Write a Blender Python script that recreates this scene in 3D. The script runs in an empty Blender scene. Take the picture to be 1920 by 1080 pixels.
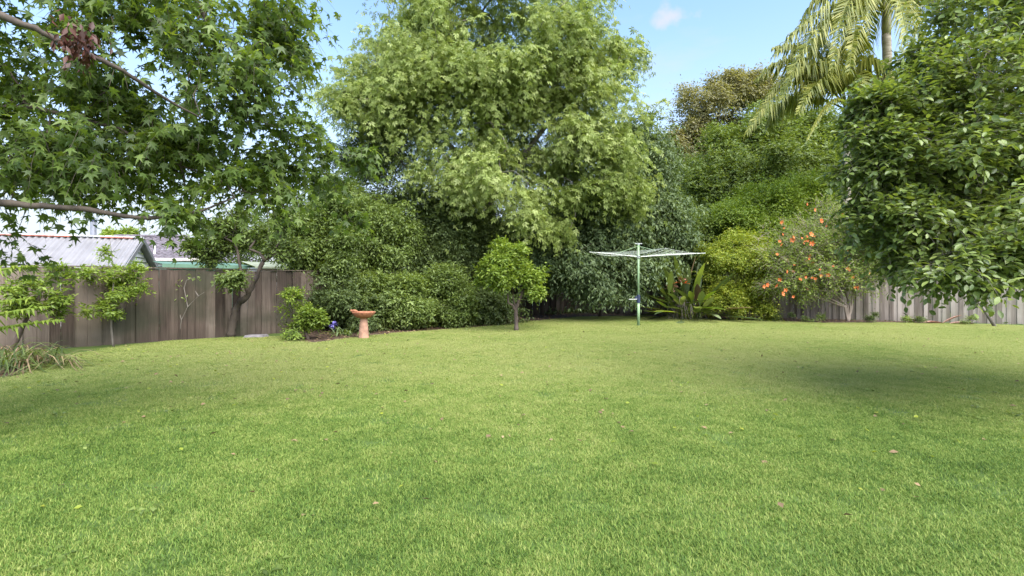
import bpy, math, random
import numpy as np
from mathutils import Vector, Matrix
PI = math.pi
scene = bpy.context.scene
COL = scene.collection
rng = np.random.default_rng(7)
random.seed(7)

# ------------------------------------------------------------------ camera
EYE, FPX, HZ = 1.4, 950.0, 533.0           # eye height (m), focal length and horizon row in photo pixels
cam_d = bpy.data.cameras.new('camera')
cam = bpy.data.objects.new('camera', cam_d); COL.objects.link(cam)
cam.location = (0, 0, EYE); cam.rotation_euler = (PI/2, 0, 0)
cam_d.sensor_width = 36.0; cam_d.lens = 36.0*FPX/1920
cam_d.shift_y = -(540-HZ)/1920
cam_d.clip_start = 0.05; cam_d.clip_end = 2000
scene.camera = cam

# ------------------------------------------------------------------ sky, sun, exposure
SUN_EL, SUN_DIR = math.radians(52), Vector((0.50, -0.86, 0)).normalized()      # direction TOWARDS the sun in plan
world = bpy.data.worlds.new('World'); scene.world = world; world.use_nodes = True
wn, wl = world.node_tree.nodes, world.node_tree.links
wn.clear()
w_out = wn.new('ShaderNodeOutputWorld'); w_bg = wn.new('ShaderNodeBackground')
sky = wn.new('ShaderNodeTexSky'); sky.sky_type = 'NISHITA'; sky.sun_disc = False
sky.sun_elevation = SUN_EL; sky.sun_rotation = math.atan2(SUN_DIR.x, SUN_DIR.y)
sky.air_density = 1.0; sky.dust_density = 0.4; sky.ozone_density = 3.0
w_geo = wn.new('ShaderNodeTexCoord')
w_sep = wn.new('ShaderNodeSeparateXYZ'); wl.new(w_geo.outputs['Generated'], w_sep.inputs[0])
# thin bright cloud: veil towards the horizon, loose wisps higher up
w_map = wn.new('ShaderNodeMapping'); w_map.inputs['Scale'].default_value = (1.0, 1.0, 3.2)
w_map.inputs['Location'].default_value = (0.35, 0.1, 0.2)
wl.new(w_geo.outputs['Generated'], w_map.inputs[0])
w_noi = wn.new('ShaderNodeTexNoise'); w_noi.inputs['Scale'].default_value = 2.3
w_noi.inputs['Detail'].default_value = 7; w_noi.inputs['Roughness'].default_value = 0.55
wl.new(w_map.outputs[0], w_noi.inputs['Vector'])
w_cr = wn.new('ShaderNodeMapRange'); w_cr.inputs[1].default_value = 0.52; w_cr.inputs[2].default_value = 0.80
w_cr.inputs[3].default_value = 0.0; w_cr.inputs[4].default_value = 0.75
wl.new(w_noi.outputs['Fac'], w_cr.inputs[0])
w_hz = wn.new('ShaderNodeMapRange'); w_hz.interpolation_type = 'SMOOTHSTEP'
w_hz.inputs[1].default_value = 0.0; w_hz.inputs[2].default_value = 0.50
w_hz.inputs[3].default_value = 0.97; w_hz.inputs[4].default_value = 0.02
wl.new(w_sep.outputs['Z'], w_hz.inputs[0])
w_max = wn.new('ShaderNodeMath'); w_max.operation = 'MAXIMUM'
wl.new(w_cr.outputs[0], w_max.inputs[0]); wl.new(w_hz.outputs[0], w_max.inputs[1])
# one small loose cloud high in the sky
w_d = wn.new('ShaderNodeVectorMath'); w_d.operation = 'SUBTRACT'; w_d.inputs[1].default_value = (0.273, 0.850, 0.452); wl.new(w_geo.outputs['Generated'], w_d.inputs[0])
w_d2 = wn.new('ShaderNodeVectorMath'); w_d2.operation = 'MULTIPLY'; w_d2.inputs[1].default_value = (1.0, 1.0, 1.5); wl.new(w_d.outputs[0], w_d2.inputs[0])
w_len = wn.new('ShaderNodeVectorMath'); w_len.operation = 'LENGTH'; wl.new(w_d2.outputs[0], w_len.inputs[0])
w_n3 = wn.new('ShaderNodeTexNoise'); w_n3.inputs['Scale'].default_value = 22; w_n3.inputs['Detail'].default_value = 5; wl.new(w_geo.outputs['Generated'], w_n3.inputs['Vector'])
w_a3 = wn.new('ShaderNodeMath'); w_a3.operation = 'MULTIPLY_ADD'; w_a3.inputs[1].default_value = -0.12; w_a3.inputs[2].default_value = 0.0
wl.new(w_n3.outputs['Fac'], w_a3.inputs[0]); w_s3 = wn.new('ShaderNodeMath'); w_s3.operation = 'ADD'; wl.new(w_len.outputs['Value'], w_s3.inputs[0]); wl.new(w_a3.outputs[0], w_s3.inputs[1])
w_m3 = wn.new('ShaderNodeMapRange'); w_m3.interpolation_type = 'SMOOTHSTEP'; w_m3.inputs[1].default_value = -0.055; w_m3.inputs[2].default_value = -0.018; w_m3.inputs[3].default_value = 0.85; w_m3.inputs[4].default_value = 0.0
wl.new(w_s3.outputs[0], w_m3.inputs[0])
w_mx3 = wn.new('ShaderNodeMath'); w_mx3.operation = 'MAXIMUM'; wl.new(w_max.outputs[0], w_mx3.inputs[0]); wl.new(w_m3.outputs[0], w_mx3.inputs[1])
w_mix = wn.new('ShaderNodeMix'); w_mix.data_type = 'RGBA'
wl.new(w_mx3.outputs[0], w_mix.inputs[0])
SKY_BLUE_GAIN, CLOUD = 1.0, (1.95, 2.02, 2.24, 1)
wl.new(sky.outputs[0], w_mix.inputs[6]); w_mix.inputs[7].default_value = CLOUD
wl.new(w_mix.outputs[2], w_bg.inputs['Color'])
w_bg.inputs['Strength'].default_value = 0.062
wl.new(w_bg.outputs[0], w_out.inputs[0])

sun_d = bpy.data.lights.new('sun', 'SUN'); sun = bpy.data.objects.new('sun', sun_d); COL.objects.link(sun)
sun_d.energy = 1.5; sun_d.angle = math.radians(72); sun_d.color = (1.0, 0.95, 0.86)
to_sun = Vector((SUN_DIR.x*math.cos(SUN_EL), SUN_DIR.y*math.cos(SUN_EL), math.sin(SUN_EL)))
sun.rotation_euler = to_sun.to_track_quat('Z', 'Y').to_euler(); sun.location = (0, 0, 30)
scene.view_settings.view_transform = 'Standard'; scene.view_settings.look = 'None'
scene.view_settings.gamma = 1.0; scene.view_settings.use_curve_mapping = False
scene.view_settings.exposure = 2.80
scene.render.engine = 'CYCLES'
scene.cycles.use_denoising = True
scene.cycles.max_bounces = 10; scene.cycles.diffuse_bounces = 8; scene.cycles.transmission_bounces = 6

# ------------------------------------------------------------------ helpers
def W(px, py, Y):
    return np.array([(px-960)/FPX*Y, Y, EYE-(py-HZ)/FPX*Y])
def G(px, py):
    Y = EYE*FPX/(py-HZ)
    return np.array([(px-960)/FPX*Y, Y, 0.0])

def mesh_np(name, V, F, rnd=None, tone=None, smooth=False):
    """V (n,3), F (m,k) constant polygon size."""
    me = bpy.data.meshes.new(name)
    V = np.ascontiguousarray(V, dtype=np.float32); F = np.ascontiguousarray(F, dtype=np.int32)
    m, k = F.shape
    me.vertices.add(len(V)); me.vertices.foreach_set('co', V.ravel())
    me.loops.add(m*k); me.loops.foreach_set('vertex_index', F.ravel())
    me.polygons.add(m); me.polygons.foreach_set('loop_start', np.arange(0, m*k, k, dtype=np.int32))
    if smooth: me.polygons.foreach_set('use_smooth', np.ones(m, dtype=bool))
    for nm, arr in (('rnd', rnd), ('tone', tone)):
        if arr is not None:
            a = me.attributes.new(nm, 'FLOAT', 'POINT')
            a.data.foreach_set('value', np.ascontiguousarray(arr, dtype=np.float32))
    me.update(calc_edges=True)
    return me

def link(name, me, mat=None, parent=None, loc=None):
    o = bpy.data.objects.new(name, me); COL.objects.link(o)
    if mat is not None and me is not None and len(me.materials) == 0: me.materials.append(mat)
    if parent is not None: o.parent = parent
    if loc is not None: o.location = loc
    return o

def thing(name, label, cat, loc=(0, 0, 0), group=None, rotz=0):
    o = bpy.data.objects.new(name, None); COL.objects.link(o); o.location = loc
    o.rotation_euler = (0, 0, rotz); o.empty_display_size = 0.2
    o['label'] = label; o['category'] = cat
    if group: o['group'] = group
    return o
def tag(o, label, cat, group=None):
    o['label'] = label; o['category'] = cat
    if group: o['group'] = group
    return o

class MB:
    """collects shapes into one mesh"""
    def __init__(s): s.v = []; s.f = []
    def add(s, vs, fs):
        b = len(s.v); s.v += [tuple(float(c) for c in p) for p in vs]; s.f += [tuple(b+i for i in f) for f in fs]; return s
    def box(s, x0, x1, y0, y1, z0, z1):
        return s.add([(x0,y0,z0),(x1,y0,z0),(x1,y1,z0),(x0,y1,z0),(x0,y0,z1),(x1,y0,z1),(x1,y1,z1),(x0,y1,z1)],
                     [(0,3,2,1),(4,5,6,7),(0,1,5,4),(1,2,6,5),(2,3,7,6),(3,0,4,7)])
    def tube(s, pts, rad, n=8, cap=True):
        pts = [np.array(p, dtype=float) for p in pts]
        if not hasattr(rad, '__len__'): rad = [rad]*len(pts)
        vs, fs = [], []
        ref = np.array([0.31, 0.22, 0.92])
        for i, p in enumerate(pts):
            t = pts[min(i+1, len(pts)-1)]-pts[max(i-1, 0)]; t = t/(np.linalg.norm(t)+1e-9)
            u = np.cross(t, ref)
            if np.linalg.norm(u) < 0.15: u = np.cross(t, (1.0, 0.1, 0))
            u /= np.linalg.norm(u); w = np.cross(t, u)
            for j in range(n):
                a = 2*PI*j/n; vs.append(p+rad[i]*(math.cos(a)*u+math.sin(a)*w))
        for i in range(len(pts)-1):
            for j in range(n):
                k = (j+1) % n; fs.append((i*n+j, i*n+k, (i+1)*n+k, (i+1)*n+j))
        if cap: fs.append(tuple(range(n-1, -1, -1))); fs.append(tuple((len(pts)-1)*n+j for j in range(n)))
        return s.add(vs, fs)
    def lathe(s, prof, n=32, c=(0, 0, 0)):
        vs, fs = [], []
        for r, z in prof:
            for j in range(n):
                a = 2*PI*j/n; vs.append((c[0]+r*math.cos(a), c[1]+r*math.sin(a), c[2]+z))
        for i in range(len(prof)-1):
            for j in range(n):
                k = (j+1) % n; fs.append((i*n+j, i*n+k, (i+1)*n+k, (i+1)*n+j))
        return s.add(vs, fs)
    def build(s, name, mat, parent=None, smooth=False, loc=None):
        me = bpy.data.meshes.new(name); me.from_pydata(s.v, [], s.f); me.update()
        if smooth: me.polygons.foreach_set('use_smooth', np.ones(len(me.polygons), dtype=bool))
        return link(name, me, mat, parent, loc)

# ------------------------------------------------------------------ materials
def new_mat(name):
    m = bpy.data.materials.new(name); m.use_nodes = True
    nt = m.node_tree; nt.nodes.clear()
    return m, nt.nodes, nt.links
def ramp(n, stops):
    r = n.new('ShaderNodeValToRGB'); e = r.color_ramp.elements
    while len(e) > 1: e.remove(e[-1])
    e[0].position = stops[0][0]; e[0].color = (*stops[0][1], 1)
    for p, c in stops[1:]:
        x = e.new(p); x.color = (*c, 1)
    return r

def leaf_mat(name, cols, trans=0.35, rough=0.45, spec=0.4, yellow=(1.5, 1.45, 0.5), tone_amt=0.35):
    """per-leaf colour from the rnd attribute (three greens), per-spray shift from tone"""
    m, n, l = new_mat(name)
    out = n.new('ShaderNodeOutputMaterial'); pb = n.new('ShaderNodeBsdfPrincipled')
    a = n.new('ShaderNodeAttribute'); a.attribute_name = 'rnd'
    t = n.new('ShaderNodeAttribute'); t.attribute_name = 'tone'
    mx = n.new('ShaderNodeMix'); mx.data_type = 'FLOAT'; mx.inputs[0].default_value = tone_amt
    l.new(a.outputs['Fac'], mx.inputs[2]); l.new(t.outputs['Fac'], mx.inputs[3])
    k = len(cols)
    r = ramp(n, [(0.08+0.84*i/(k-1), c) for i, c in enumerate(cols)]); l.new(mx.outputs[0], r.inputs[0])
    l.new(r.outputs[0], pb.inputs['Base Color'])
    pb.inputs['Roughness'].default_value = rough; pb.inputs['Specular IOR Level'].default_value = spec
    tr = n.new('ShaderNodeBsdfTranslucent')
    mul = n.new('ShaderNodeMix'); mul.data_type = 'RGBA'; mul.blend_type = 'MULTIPLY'; mul.inputs[0].default_value = 1
    l.new(r.outputs[0], mul.inputs[6]); mul.inputs[7].default_value = (*yellow, 1)
    l.new(mul.outputs[2], tr.inputs['Color'])
    ms = n.new('ShaderNodeMixShader'); ms.inputs[0].default_value = trans
    l.new(pb.outputs[0], ms.inputs[1]); l.new(tr.outputs[0], ms.inputs[2]); l.new(ms.outputs[0], out.inputs[0])
    return m

def obj_leaf_mat(name, cols, **kw):
    """same, but the per-leaf colour comes from the object (leaves that are objects of their own)"""
    m = leaf_mat(name, cols, **kw)
    n, l = m.node_tree.nodes, m.node_tree.links
    oi = n.new('ShaderNodeObjectInfo')
    r = [x for x in n if x.type == 'VALTORGB'][0]
    l.new(oi.outputs['Random'], r.inputs[0])
    return m

def bark_mat(name, c1, c2, scale=6, stretch=(1, 1, 0.25), bump=0.5, c3=None):
    m, n, l = new_mat(name)
    out = n.new('ShaderNodeOutputMaterial'); pb = n.new('ShaderNodeBsdfPrincipled'); l.new(pb.outputs[0], out.inputs[0])
    tc = n.new('ShaderNodeTexCoord'); mp = n.new('ShaderNodeMapping'); mp.inputs['Scale'].default_value = stretch
    l.new(tc.outputs['Object'], mp.inputs[0])
    no = n.new('ShaderNodeTexNoise'); no.inputs['Scale'].default_value = scale; no.inputs['Detail'].default_value = 6
    l.new(mp.outputs[0], no.inputs['Vector'])
    st = [(0.32, c1), (0.62, c2)] + ([(0.72, c3)] if c3 else [])
    r = ramp(n, st); l.new(no.outputs['Fac'], r.inputs[0]); l.new(r.outputs[0], pb.inputs['Base Color'])
    n2 = n.new('ShaderNodeTexNoise'); n2.inputs['Scale'].default_value = scale*6; l.new(mp.outputs[0], n2.inputs['Vector'])
    b = n.new('ShaderNodeBump'); b.inputs['Strength'].default_value = bump; b.inputs['Distance'].default_value = 0.02
    l.new(n2.outputs['Fac'], b.inputs['Height']); l.new(b.outputs[0], pb.inputs['Normal'])
    pb.inputs['Roughness'].default_value = 0.85
    return m

def plain_mat(name, col, rough=0.5, metal=0.0, var=0.15, scale=8, bump=0.0):
    m, n, l = new_mat(name)
    out = n.new('ShaderNodeOutputMaterial'); pb = n.new('ShaderNodeBsdfPrincipled'); l.new(pb.outputs[0], out.inputs[0])
    tc = n.new('ShaderNodeTexCoord')
    no = n.new('ShaderNodeTexNoise'); no.inputs['Scale'].default_value = scale; no.inputs['Detail'].default_value = 5
    l.new(tc.outputs['Object'], no.inputs['Vector'])
    lo = tuple(c*(1-var) for c in col); hi = tuple(min(1, c*(1+var)) for c in col)
    r = ramp(n, [(0.3, lo), (0.7, hi)]); l.new(no.outputs['Fac'], r.inputs[0]); l.new(r.outputs[0], pb.inputs['Base Color'])
    pb.inputs['Roughness'].default_value = rough; pb.inputs['Metallic'].default_value = metal
    if bump:
        b = n.new('ShaderNodeBump'); b.inputs['Strength'].default_value = bump; b.inputs['Distance'].default_value = 0.01
        l.new(no.outputs['Fac'], b.inputs['Height']); l.new(b.outputs[0], pb.inputs['Normal'])
    return m

def fence_mat(name, dark, mid, light, moss, moss_amt):
    """weathered timber: own shade per board, long grain streaks, moss and damp blotches"""
    m, n, l = new_mat(name)
    out = n.new('ShaderNodeOutputMaterial'); pb = n.new('ShaderNodeBsdfPrincipled'); l.new(pb.outputs[0], out.inputs[0])
    ge = n.new('ShaderNodeNewGeometry'); oi = n.new('ShaderNodeObjectInfo'); tc = n.new('ShaderNodeTexCoord')
    off = n.new('ShaderNodeVectorMath'); off.operation = 'SCALE'; off.inputs[3].default_value = 40
    cx = n.new('ShaderNodeCombineXYZ'); 
    for i in range(3): l.new(oi.outputs['Random'], cx.inputs[i])
    l.new(cx.outputs[0], off.inputs[0])
    ad = n.new('ShaderNodeVectorMath'); ad.operation = 'ADD'; l.new(tc.outputs['Object'], ad.inputs[0]); l.new(off.outputs[0], ad.inputs[1])
    mp = n.new('ShaderNodeMapping'); mp.inputs['Scale'].default_value = (28, 28, 1.3); l.new(ad.outputs[0], mp.inputs[0])
    g = n.new('ShaderNodeTexNoise'); g.inputs['Scale'].default_value = 1; g.inputs['Detail'].default_value = 5; l.new(mp.outputs[0], g.inputs['Vector'])
    mp2 = n.new('ShaderNodeMapping'); mp2.inputs['Scale'].default_value = (3, 3, 1.2); l.new(ad.outputs[0], mp2.inputs[0])
    g2 = n.new('ShaderNodeTexNoise'); g2.inputs['Scale'].default_value = 1.0; g2.inputs['Detail'].default_value = 3; l.new(mp2.outputs[0], g2.inputs['Vector'])
    s1 = n.new('ShaderNodeMath'); s1.operation = 'MULTIPLY_ADD'; s1.inputs[1].default_value = 0.55; l.new(g.outputs['Fac'], s1.inputs[0])
    s2 = n.new('ShaderNodeMath'); s2.operation = 'MULTIPLY'; s2.inputs[1].default_value = 0.60; l.new(oi.outputs['Random'], s2.inputs[0])
    l.new(s2.outputs[0], s1.inputs[2])
    s3 = n.new('ShaderNodeMath'); s3.operation = 'MULTIPLY_ADD'; s3.inputs[1].default_value = 0.35; l.new(g2.outputs['Fac'], s3.inputs[0]); l.new(s1.outputs[0], s3.inputs[2])
    r = ramp(n, [(0.42, dark), (0.70, mid), (1.0, light)]); l.new(s3.outputs[0], r.inputs[0])
    w = n.new('ShaderNodeTexNoise'); w.inputs['Scale'].default_value = 0.9; w.inputs['Detail'].default_value = 4; l.new(ge.outputs['Position'], w.inputs['Vector'])
    mr = n.new('ShaderNodeMapRange'); mr.inputs[1].default_value = 0.47; mr.inputs[2].default_value = 0.66; mr.inputs[4].default_value = moss_amt
    l.new(w.outputs['Fac'], mr.inputs[0])
    mx = n.new('ShaderNodeMix'); mx.data_type = 'RGBA'; l.new(mr.outputs[0], mx.inputs[0]); l.new(r.outputs[0], mx.inputs[6]); mx.inputs[7].default_value = (*moss, 1)
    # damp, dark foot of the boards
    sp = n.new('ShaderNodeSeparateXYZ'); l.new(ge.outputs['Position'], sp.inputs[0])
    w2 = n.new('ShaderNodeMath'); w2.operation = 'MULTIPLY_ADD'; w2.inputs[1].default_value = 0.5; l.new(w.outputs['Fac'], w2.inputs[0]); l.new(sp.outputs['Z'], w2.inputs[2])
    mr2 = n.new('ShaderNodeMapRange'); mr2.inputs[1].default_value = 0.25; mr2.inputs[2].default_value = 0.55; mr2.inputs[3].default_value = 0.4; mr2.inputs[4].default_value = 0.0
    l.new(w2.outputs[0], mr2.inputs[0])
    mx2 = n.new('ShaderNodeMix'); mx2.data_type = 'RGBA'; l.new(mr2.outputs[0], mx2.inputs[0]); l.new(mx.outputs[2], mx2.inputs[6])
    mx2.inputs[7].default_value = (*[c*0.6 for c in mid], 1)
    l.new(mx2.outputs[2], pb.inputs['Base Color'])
    b = n.new('ShaderNodeBump'); b.inputs['Strength'].default_value = 0.6; b.inputs['Distance'].default_value = 0.006
    l.new(g.outputs['Fac'], b.inputs['Height']); l.new(b.outputs[0], pb.inputs['Normal'])
    pb.inputs['Roughness'].default_value = 0.85; pb.inputs['Specular IOR Level'].default_value = 0.25
    return m

def grass_mat(name, ground=False):
    m, n, l = new_mat(name)
    out = n.new('ShaderNodeOutputMaterial'); pb = n.new('ShaderNodeBsdfPrincipled')
    ge = n.new('ShaderNodeNewGeometry')
    big = n.new('ShaderNodeTexNoise'); big.inputs['Scale'].default_value = 0.33; big.inputs['Detail'].default_value = 4; big.inputs['Roughness'].default_value = 0.6
    med = n.new('ShaderNodeTexNoise'); med.inputs['Scale'].default_value = 3.2; med.inputs['Detail'].default_value = 4
    fin = n.new('ShaderNodeTexNoise'); fin.inputs['Scale'].default_value = 22; fin.inputs['Detail'].default_value = 2
    for x in (big, med, fin): l.new(ge.outputs['Position'], x.inputs['Vector'])
    def mad(src, mul, prev):
        q = n.new('ShaderNodeMath'); q.operation = 'MULTIPLY_ADD'; q.inputs[1].default_value = mul
        l.new(src, q.inputs[0])
        if isinstance(prev, float): q.inputs[2].default_value = prev
        else: l.new(prev, q.inputs[2])
        return q.outputs[0]
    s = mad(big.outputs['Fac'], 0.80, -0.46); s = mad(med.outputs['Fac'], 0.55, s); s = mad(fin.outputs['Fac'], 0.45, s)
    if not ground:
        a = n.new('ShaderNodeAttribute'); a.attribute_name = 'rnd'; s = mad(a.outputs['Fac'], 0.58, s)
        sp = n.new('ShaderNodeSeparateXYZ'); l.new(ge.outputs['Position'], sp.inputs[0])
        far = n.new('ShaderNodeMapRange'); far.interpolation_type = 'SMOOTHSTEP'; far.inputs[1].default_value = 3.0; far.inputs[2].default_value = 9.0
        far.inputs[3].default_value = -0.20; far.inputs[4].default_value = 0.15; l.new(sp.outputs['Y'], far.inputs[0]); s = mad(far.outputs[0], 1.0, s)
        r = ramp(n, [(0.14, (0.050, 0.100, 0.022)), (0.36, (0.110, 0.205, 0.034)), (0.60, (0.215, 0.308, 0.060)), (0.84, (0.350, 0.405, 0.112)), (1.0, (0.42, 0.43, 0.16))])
    else:
        r = ramp(n, [(0.2, (0.050, 0.085, 0.018)), (0.6, (0.10, 0.15, 0.034)), (0.9, (0.17, 0.17, 0.06))])
    l.new(s, r.inputs[0]); l.new(r.outputs[0], pb.inputs['Base Color'])
    pb.inputs['Roughness'].default_value = 0.6; pb.inputs['Specular IOR Level'].default_value = 0.25
    if ground: l.new(pb.outputs[0], out.inputs[0]); return m
    tr = n.new('ShaderNodeBsdfTranslucent'); l.new(r.outputs[0], tr.inputs['Color'])
    ms = n.new('ShaderNodeMixShader'); ms.inputs[0].default_value = 0.4
    l.new(pb.outputs[0], ms.inputs[1]); l.new(tr.outputs[0], ms.inputs[2]); l.new(ms.outputs[0], out.inputs[0])
    return m

M = {}
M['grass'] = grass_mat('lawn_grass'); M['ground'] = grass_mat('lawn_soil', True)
M['mulch'] = bark_mat('mulch', (0.030, 0.018, 0.011), (0.105, 0.060, 0.036), 9, (1, 1, 1), 1.0)
M['fence_left'] = fence_mat('timber_brown', (0.032, 0.022, 0.017), (0.100, 0.073, 0.058), (0.200, 0.158, 0.128), (0.040, 0.044, 0.026), 0.75)
M['fence_back'] = fence_mat('timber_grey', (0.085, 0.070, 0.058), (0.215, 0.182, 0.158), (0.36, 0.318, 0.282), (0.14, 0.135, 0.085), 0.4)
M['bark_brown'] = bark_mat('bark_brown', (0.045, 0.033, 0.027), (0.135, 0.10, 0.08))
M['bark_grey'] = bark_mat('bark_grey', (0.09, 0.075, 0.062), (0.24, 0.21, 0.18), c3=(0.34, 0.32, 0.28))
M['bark_dark'] = bark_mat('bark_dark', (0.03, 0.022, 0.018), (0.085, 0.065, 0.05))
M['bark_tan'] = bark_mat('bark_tan', (0.19, 0.145, 0.115), (0.42, 0.34, 0.28))
M['bark_pale'] = bark_mat('bark_pale', (0.26, 0.23, 0.19), (0.48, 0.44, 0.38), 3)
M['palm_trunk'] = bark_mat('palm_trunk', (0.20, 0.165, 0.12), (0.42, 0.37, 0.29), 5, (0.6, 0.6, 5), 0.4)
L = {}
L['sweetgum'] = [(0.055, 0.092, 0.026), (0.095, 0.150, 0.038), (0.150, 0.220, 0.055), (0.230, 0.310, 0.095)]
L['boxelder'] = [(0.155, 0.205, 0.048), (0.225, 0.292, 0.074), (0.308, 0.372, 0.112), (0.415, 0.465, 0.195)]
L['dark'] = [(0.042, 0.062, 0.022), (0.076, 0.110, 0.034), (0.120, 0.165, 0.052), (0.180, 0.235, 0.090)]
L['bluegreen'] = [(0.055, 0.086, 0.035), (0.100, 0.145, 0.060), (0.155, 0.210, 0.092), (0.230, 0.285, 0.140)]
L['mid'] = [(0.068, 0.102, 0.024), (0.114, 0.165, 0.036), (0.172, 0.235, 0.058), (0.260, 0.325, 0.100)]
L['bright'] = [(0.095, 0.155, 0.022), (0.150, 0.225, 0.030), (0.220, 0.300, 0.046), (0.32, 0.39, 0.075)]
L['yellow'] = [(0.120, 0.180, 0.024), (0.190, 0.255, 0.030), (0.290, 0.340, 0.040), (0.40, 0.41, 0.06)]
L['camellia'] = [(0.085, 0.128, 0.040), (0.142, 0.200, 0.056), (0.215, 0.282, 0.078), (0.340, 0.410, 0.120)]
L['gum'] = [(0.13, 0.135, 0.065), (0.20, 0.195, 0.09), (0.27, 0.26, 0.12), (0.33, 0.30, 0.17)]
L['palm'] = [(0.085, 0.115, 0.026), (0.160, 0.195, 0.038), (0.270, 0.290, 0.055), (0.42, 0.40, 0.11)]
L['dry'] = [(0.10, 0.065, 0.036), (0.19, 0.13, 0.07), (0.28, 0.19, 0.10), (0.36, 0.27, 0.15)]
for k_, c_ in L.items():
    kw = {}
    if k_ == 'camellia': kw = dict(rough=0.30, spec=0.5, trans=0.33)
    if k_ in ('dark', 'bluegreen'): kw = dict(rough=0.5, spec=0.3, trans=0.3)
    if k_ == 'boxelder': kw = dict(rough=0.5, spec=0.3, trans=0.4, yellow=(1.2, 1.2, .7))
    if k_ == 'sweetgum': kw = dict(rough=0.40, trans=0.50, yellow=(1.7, 1.6, 0.45))
    if k_ == 'dry': kw = dict(yellow=(1.1, 1.0, 0.9), rough=0.8, trans=0.15)
    M['leaf_'+k_] = leaf_mat('leaf_'+k_, c_, **kw)
    if k_ in ('sweetgum', 'camellia', 'mid', 'bright', 'dark', 'dry', 'bluegreen'): M['oleaf_'+k_] = obj_leaf_mat('single_leaf_'+k_, c_, **kw)
M['terracotta'] = plain_mat('terracotta', (0.33, 0.135, 0.072), 0.85, 0, 0.4, 14, 0.3)
M['terracotta_pale'] = plain_mat('terracotta_pale', (0.40, 0.225, 0.155), 0.9, 0, 0.32, 9, 0.3)
M['hoist_green'] = plain_mat('hoist_green', (0.27, 0.40, 0.22), 0.45, 0, 0.15, 5)
M['steel'] = plain_mat('galvanised_steel', (0.50, 0.52, 0.50), 0.45, 0.6, 0.1)
M['dark_blue'] = plain_mat('dark_blue_metal', (0.03, 0.04, 0.09), 0.4)
M['line'] = plain_mat('pale_line', (0.62, 0.66, 0.58), 0.5)
M['orange'] = plain_mat('orange_petal', (0.78, 0.20, 0.055), 0.6, 0, 0.3, 30)
M['pale_petal'] = plain_mat('pale_petal', (0.70, 0.62, 0.60), 0.6)
M['violet'] = plain_mat('violet_petal', (0.25, 0.22, 0.62), 0.6, 0, 0.3, 30)
M['white'] = plain_mat('white_paint', (0.75, 0.75, 0.76), 0.6, 0, 0.06, 3)
M['cream_wall'] = plain_mat('cream_wall', (0.62, 0.56, 0.53), 0.8, 0, 0.08, 3)
M['rust'] = plain_mat('red_rust', (0.33, 0.10, 0.065), 0.8, 0, 0.5, 6)
M['roof_metal'] = plain_mat('pale_roof_metal', (0.215, 0.21, 0.222), 0.6, 0.0, 0.16, 1.5)
M['roof_tile'] = plain_mat('purple_roof_tile', (0.155, 0.135, 0.155), 0.8, 0, 0.4, 5)
M['green_metal'] = plain_mat('green_metal', (0.10, 0.19, 0.13), 0.5, 0, 0.2, 3)
M['moss_roof'] = plain_mat('mossy_roof', (0.24, 0.27, 0.19), 0.9, 0, 0.4, 5)
M['flue'] = plain_mat('flue_metal', (0.30, 0.31, 0.36), 0.5, 0.4)
M['glass'] = plain_mat('skylight_glass', (0.55, 0.58, 0.62), 0.15)
M['spathe'] = plain_mat('dry_pink_bract', (0.42, 0.24, 0.19), 0.8, 0, 0.35, 20)
M['stalk'] = plain_mat('green_stalk', (0.11, 0.14, 0.05), 0.6, 0, 0.3, 9)
M['stone'] = plain_mat('grey_stone', (0.22, 0.20, 0.21), 0.9, 0, 0.3, 9, 0.5)

# ------------------------------------------------------------------ leaves and crowns
def fan(outline, centre, close=True):
    V = [centre]+outline; k = len(outline)
    return np.array(V, float), np.array([(0, i+1, (i+1) % k+1) for i in range(k)])
def star_outline(fine=False):
    pts = [(0, 0, 0)]
    lob = [(-112, .50), (-58, .80), (0, 1.0), (58, .80), (112, .50)]
    c = (0, .28)
    for i, (a, r) in enumerate(lob):
        t = math.radians(a)
        def P(ang, rr, z): return (c[0]+rr*math.sin(ang), c[1]+rr*math.cos(ang), z)
        R = r*.78
        if fine:
            pts += [P(t-.24, R*.55, .0), P(t, R, -.13), P(t+.24, R*.55, .0)]
        else: pts.append(P(t, R, -.12))
        if i < 4:
            t2 = math.radians((a+lob[i+1][0])/2); pts.append(P(t2, .24, .03))
    return pts
TMPL = {
    'simple': (np.array([(0,0,0), (-.21,.42,.05), (0,1,-.12), (.21,.42,.05)]), np.array([(0,2,1), (0,3,2)])),
    'broad': (np.array([(0,0,0), (-.34,.5,.06), (0,1,-.12), (.34,.5,.06)]), np.array([(0,2,1), (0,3,2)])),
    'oval': fan([(0,0,0), (.17,.18,.03), (.26,.5,.05), (.16,.8,.0), (0,1,-.10), (-.16,.8,.0), (-.26,.5,.05), (-.17,.18,.03)], (0,.5,-.02)),
    'star': fan(star_outline(), (0, .28, .03)),
    'star_fine': fan(star_outline(True), (0, .28, .03)),
}
def tri_leaf():
    V, F = [], []
    for a, s, y0 in ((0, 1.0, .35), (1.0, .85, .25), (-1.0, .85, .25), (1.25, .7, .0), (-1.25, .7, .0)):
        b = len(V); c, d = math.cos(a), math.sin(a)
        for x, y, z in ((0,0,0), (-.19,.42,.04), (0,1,-.18), (.19,.42,.04)):
            x, y, z = x*s, y*s, z*s
            V.append((x*c+y*d, y*c-x*d+y0, z))
        F += [(b, b+2, b+1), (b, b+3, b+2)]
    return np.array(V)*.62, np.array(F)
TMPL['pinnate'] = tri_leaf()

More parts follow.
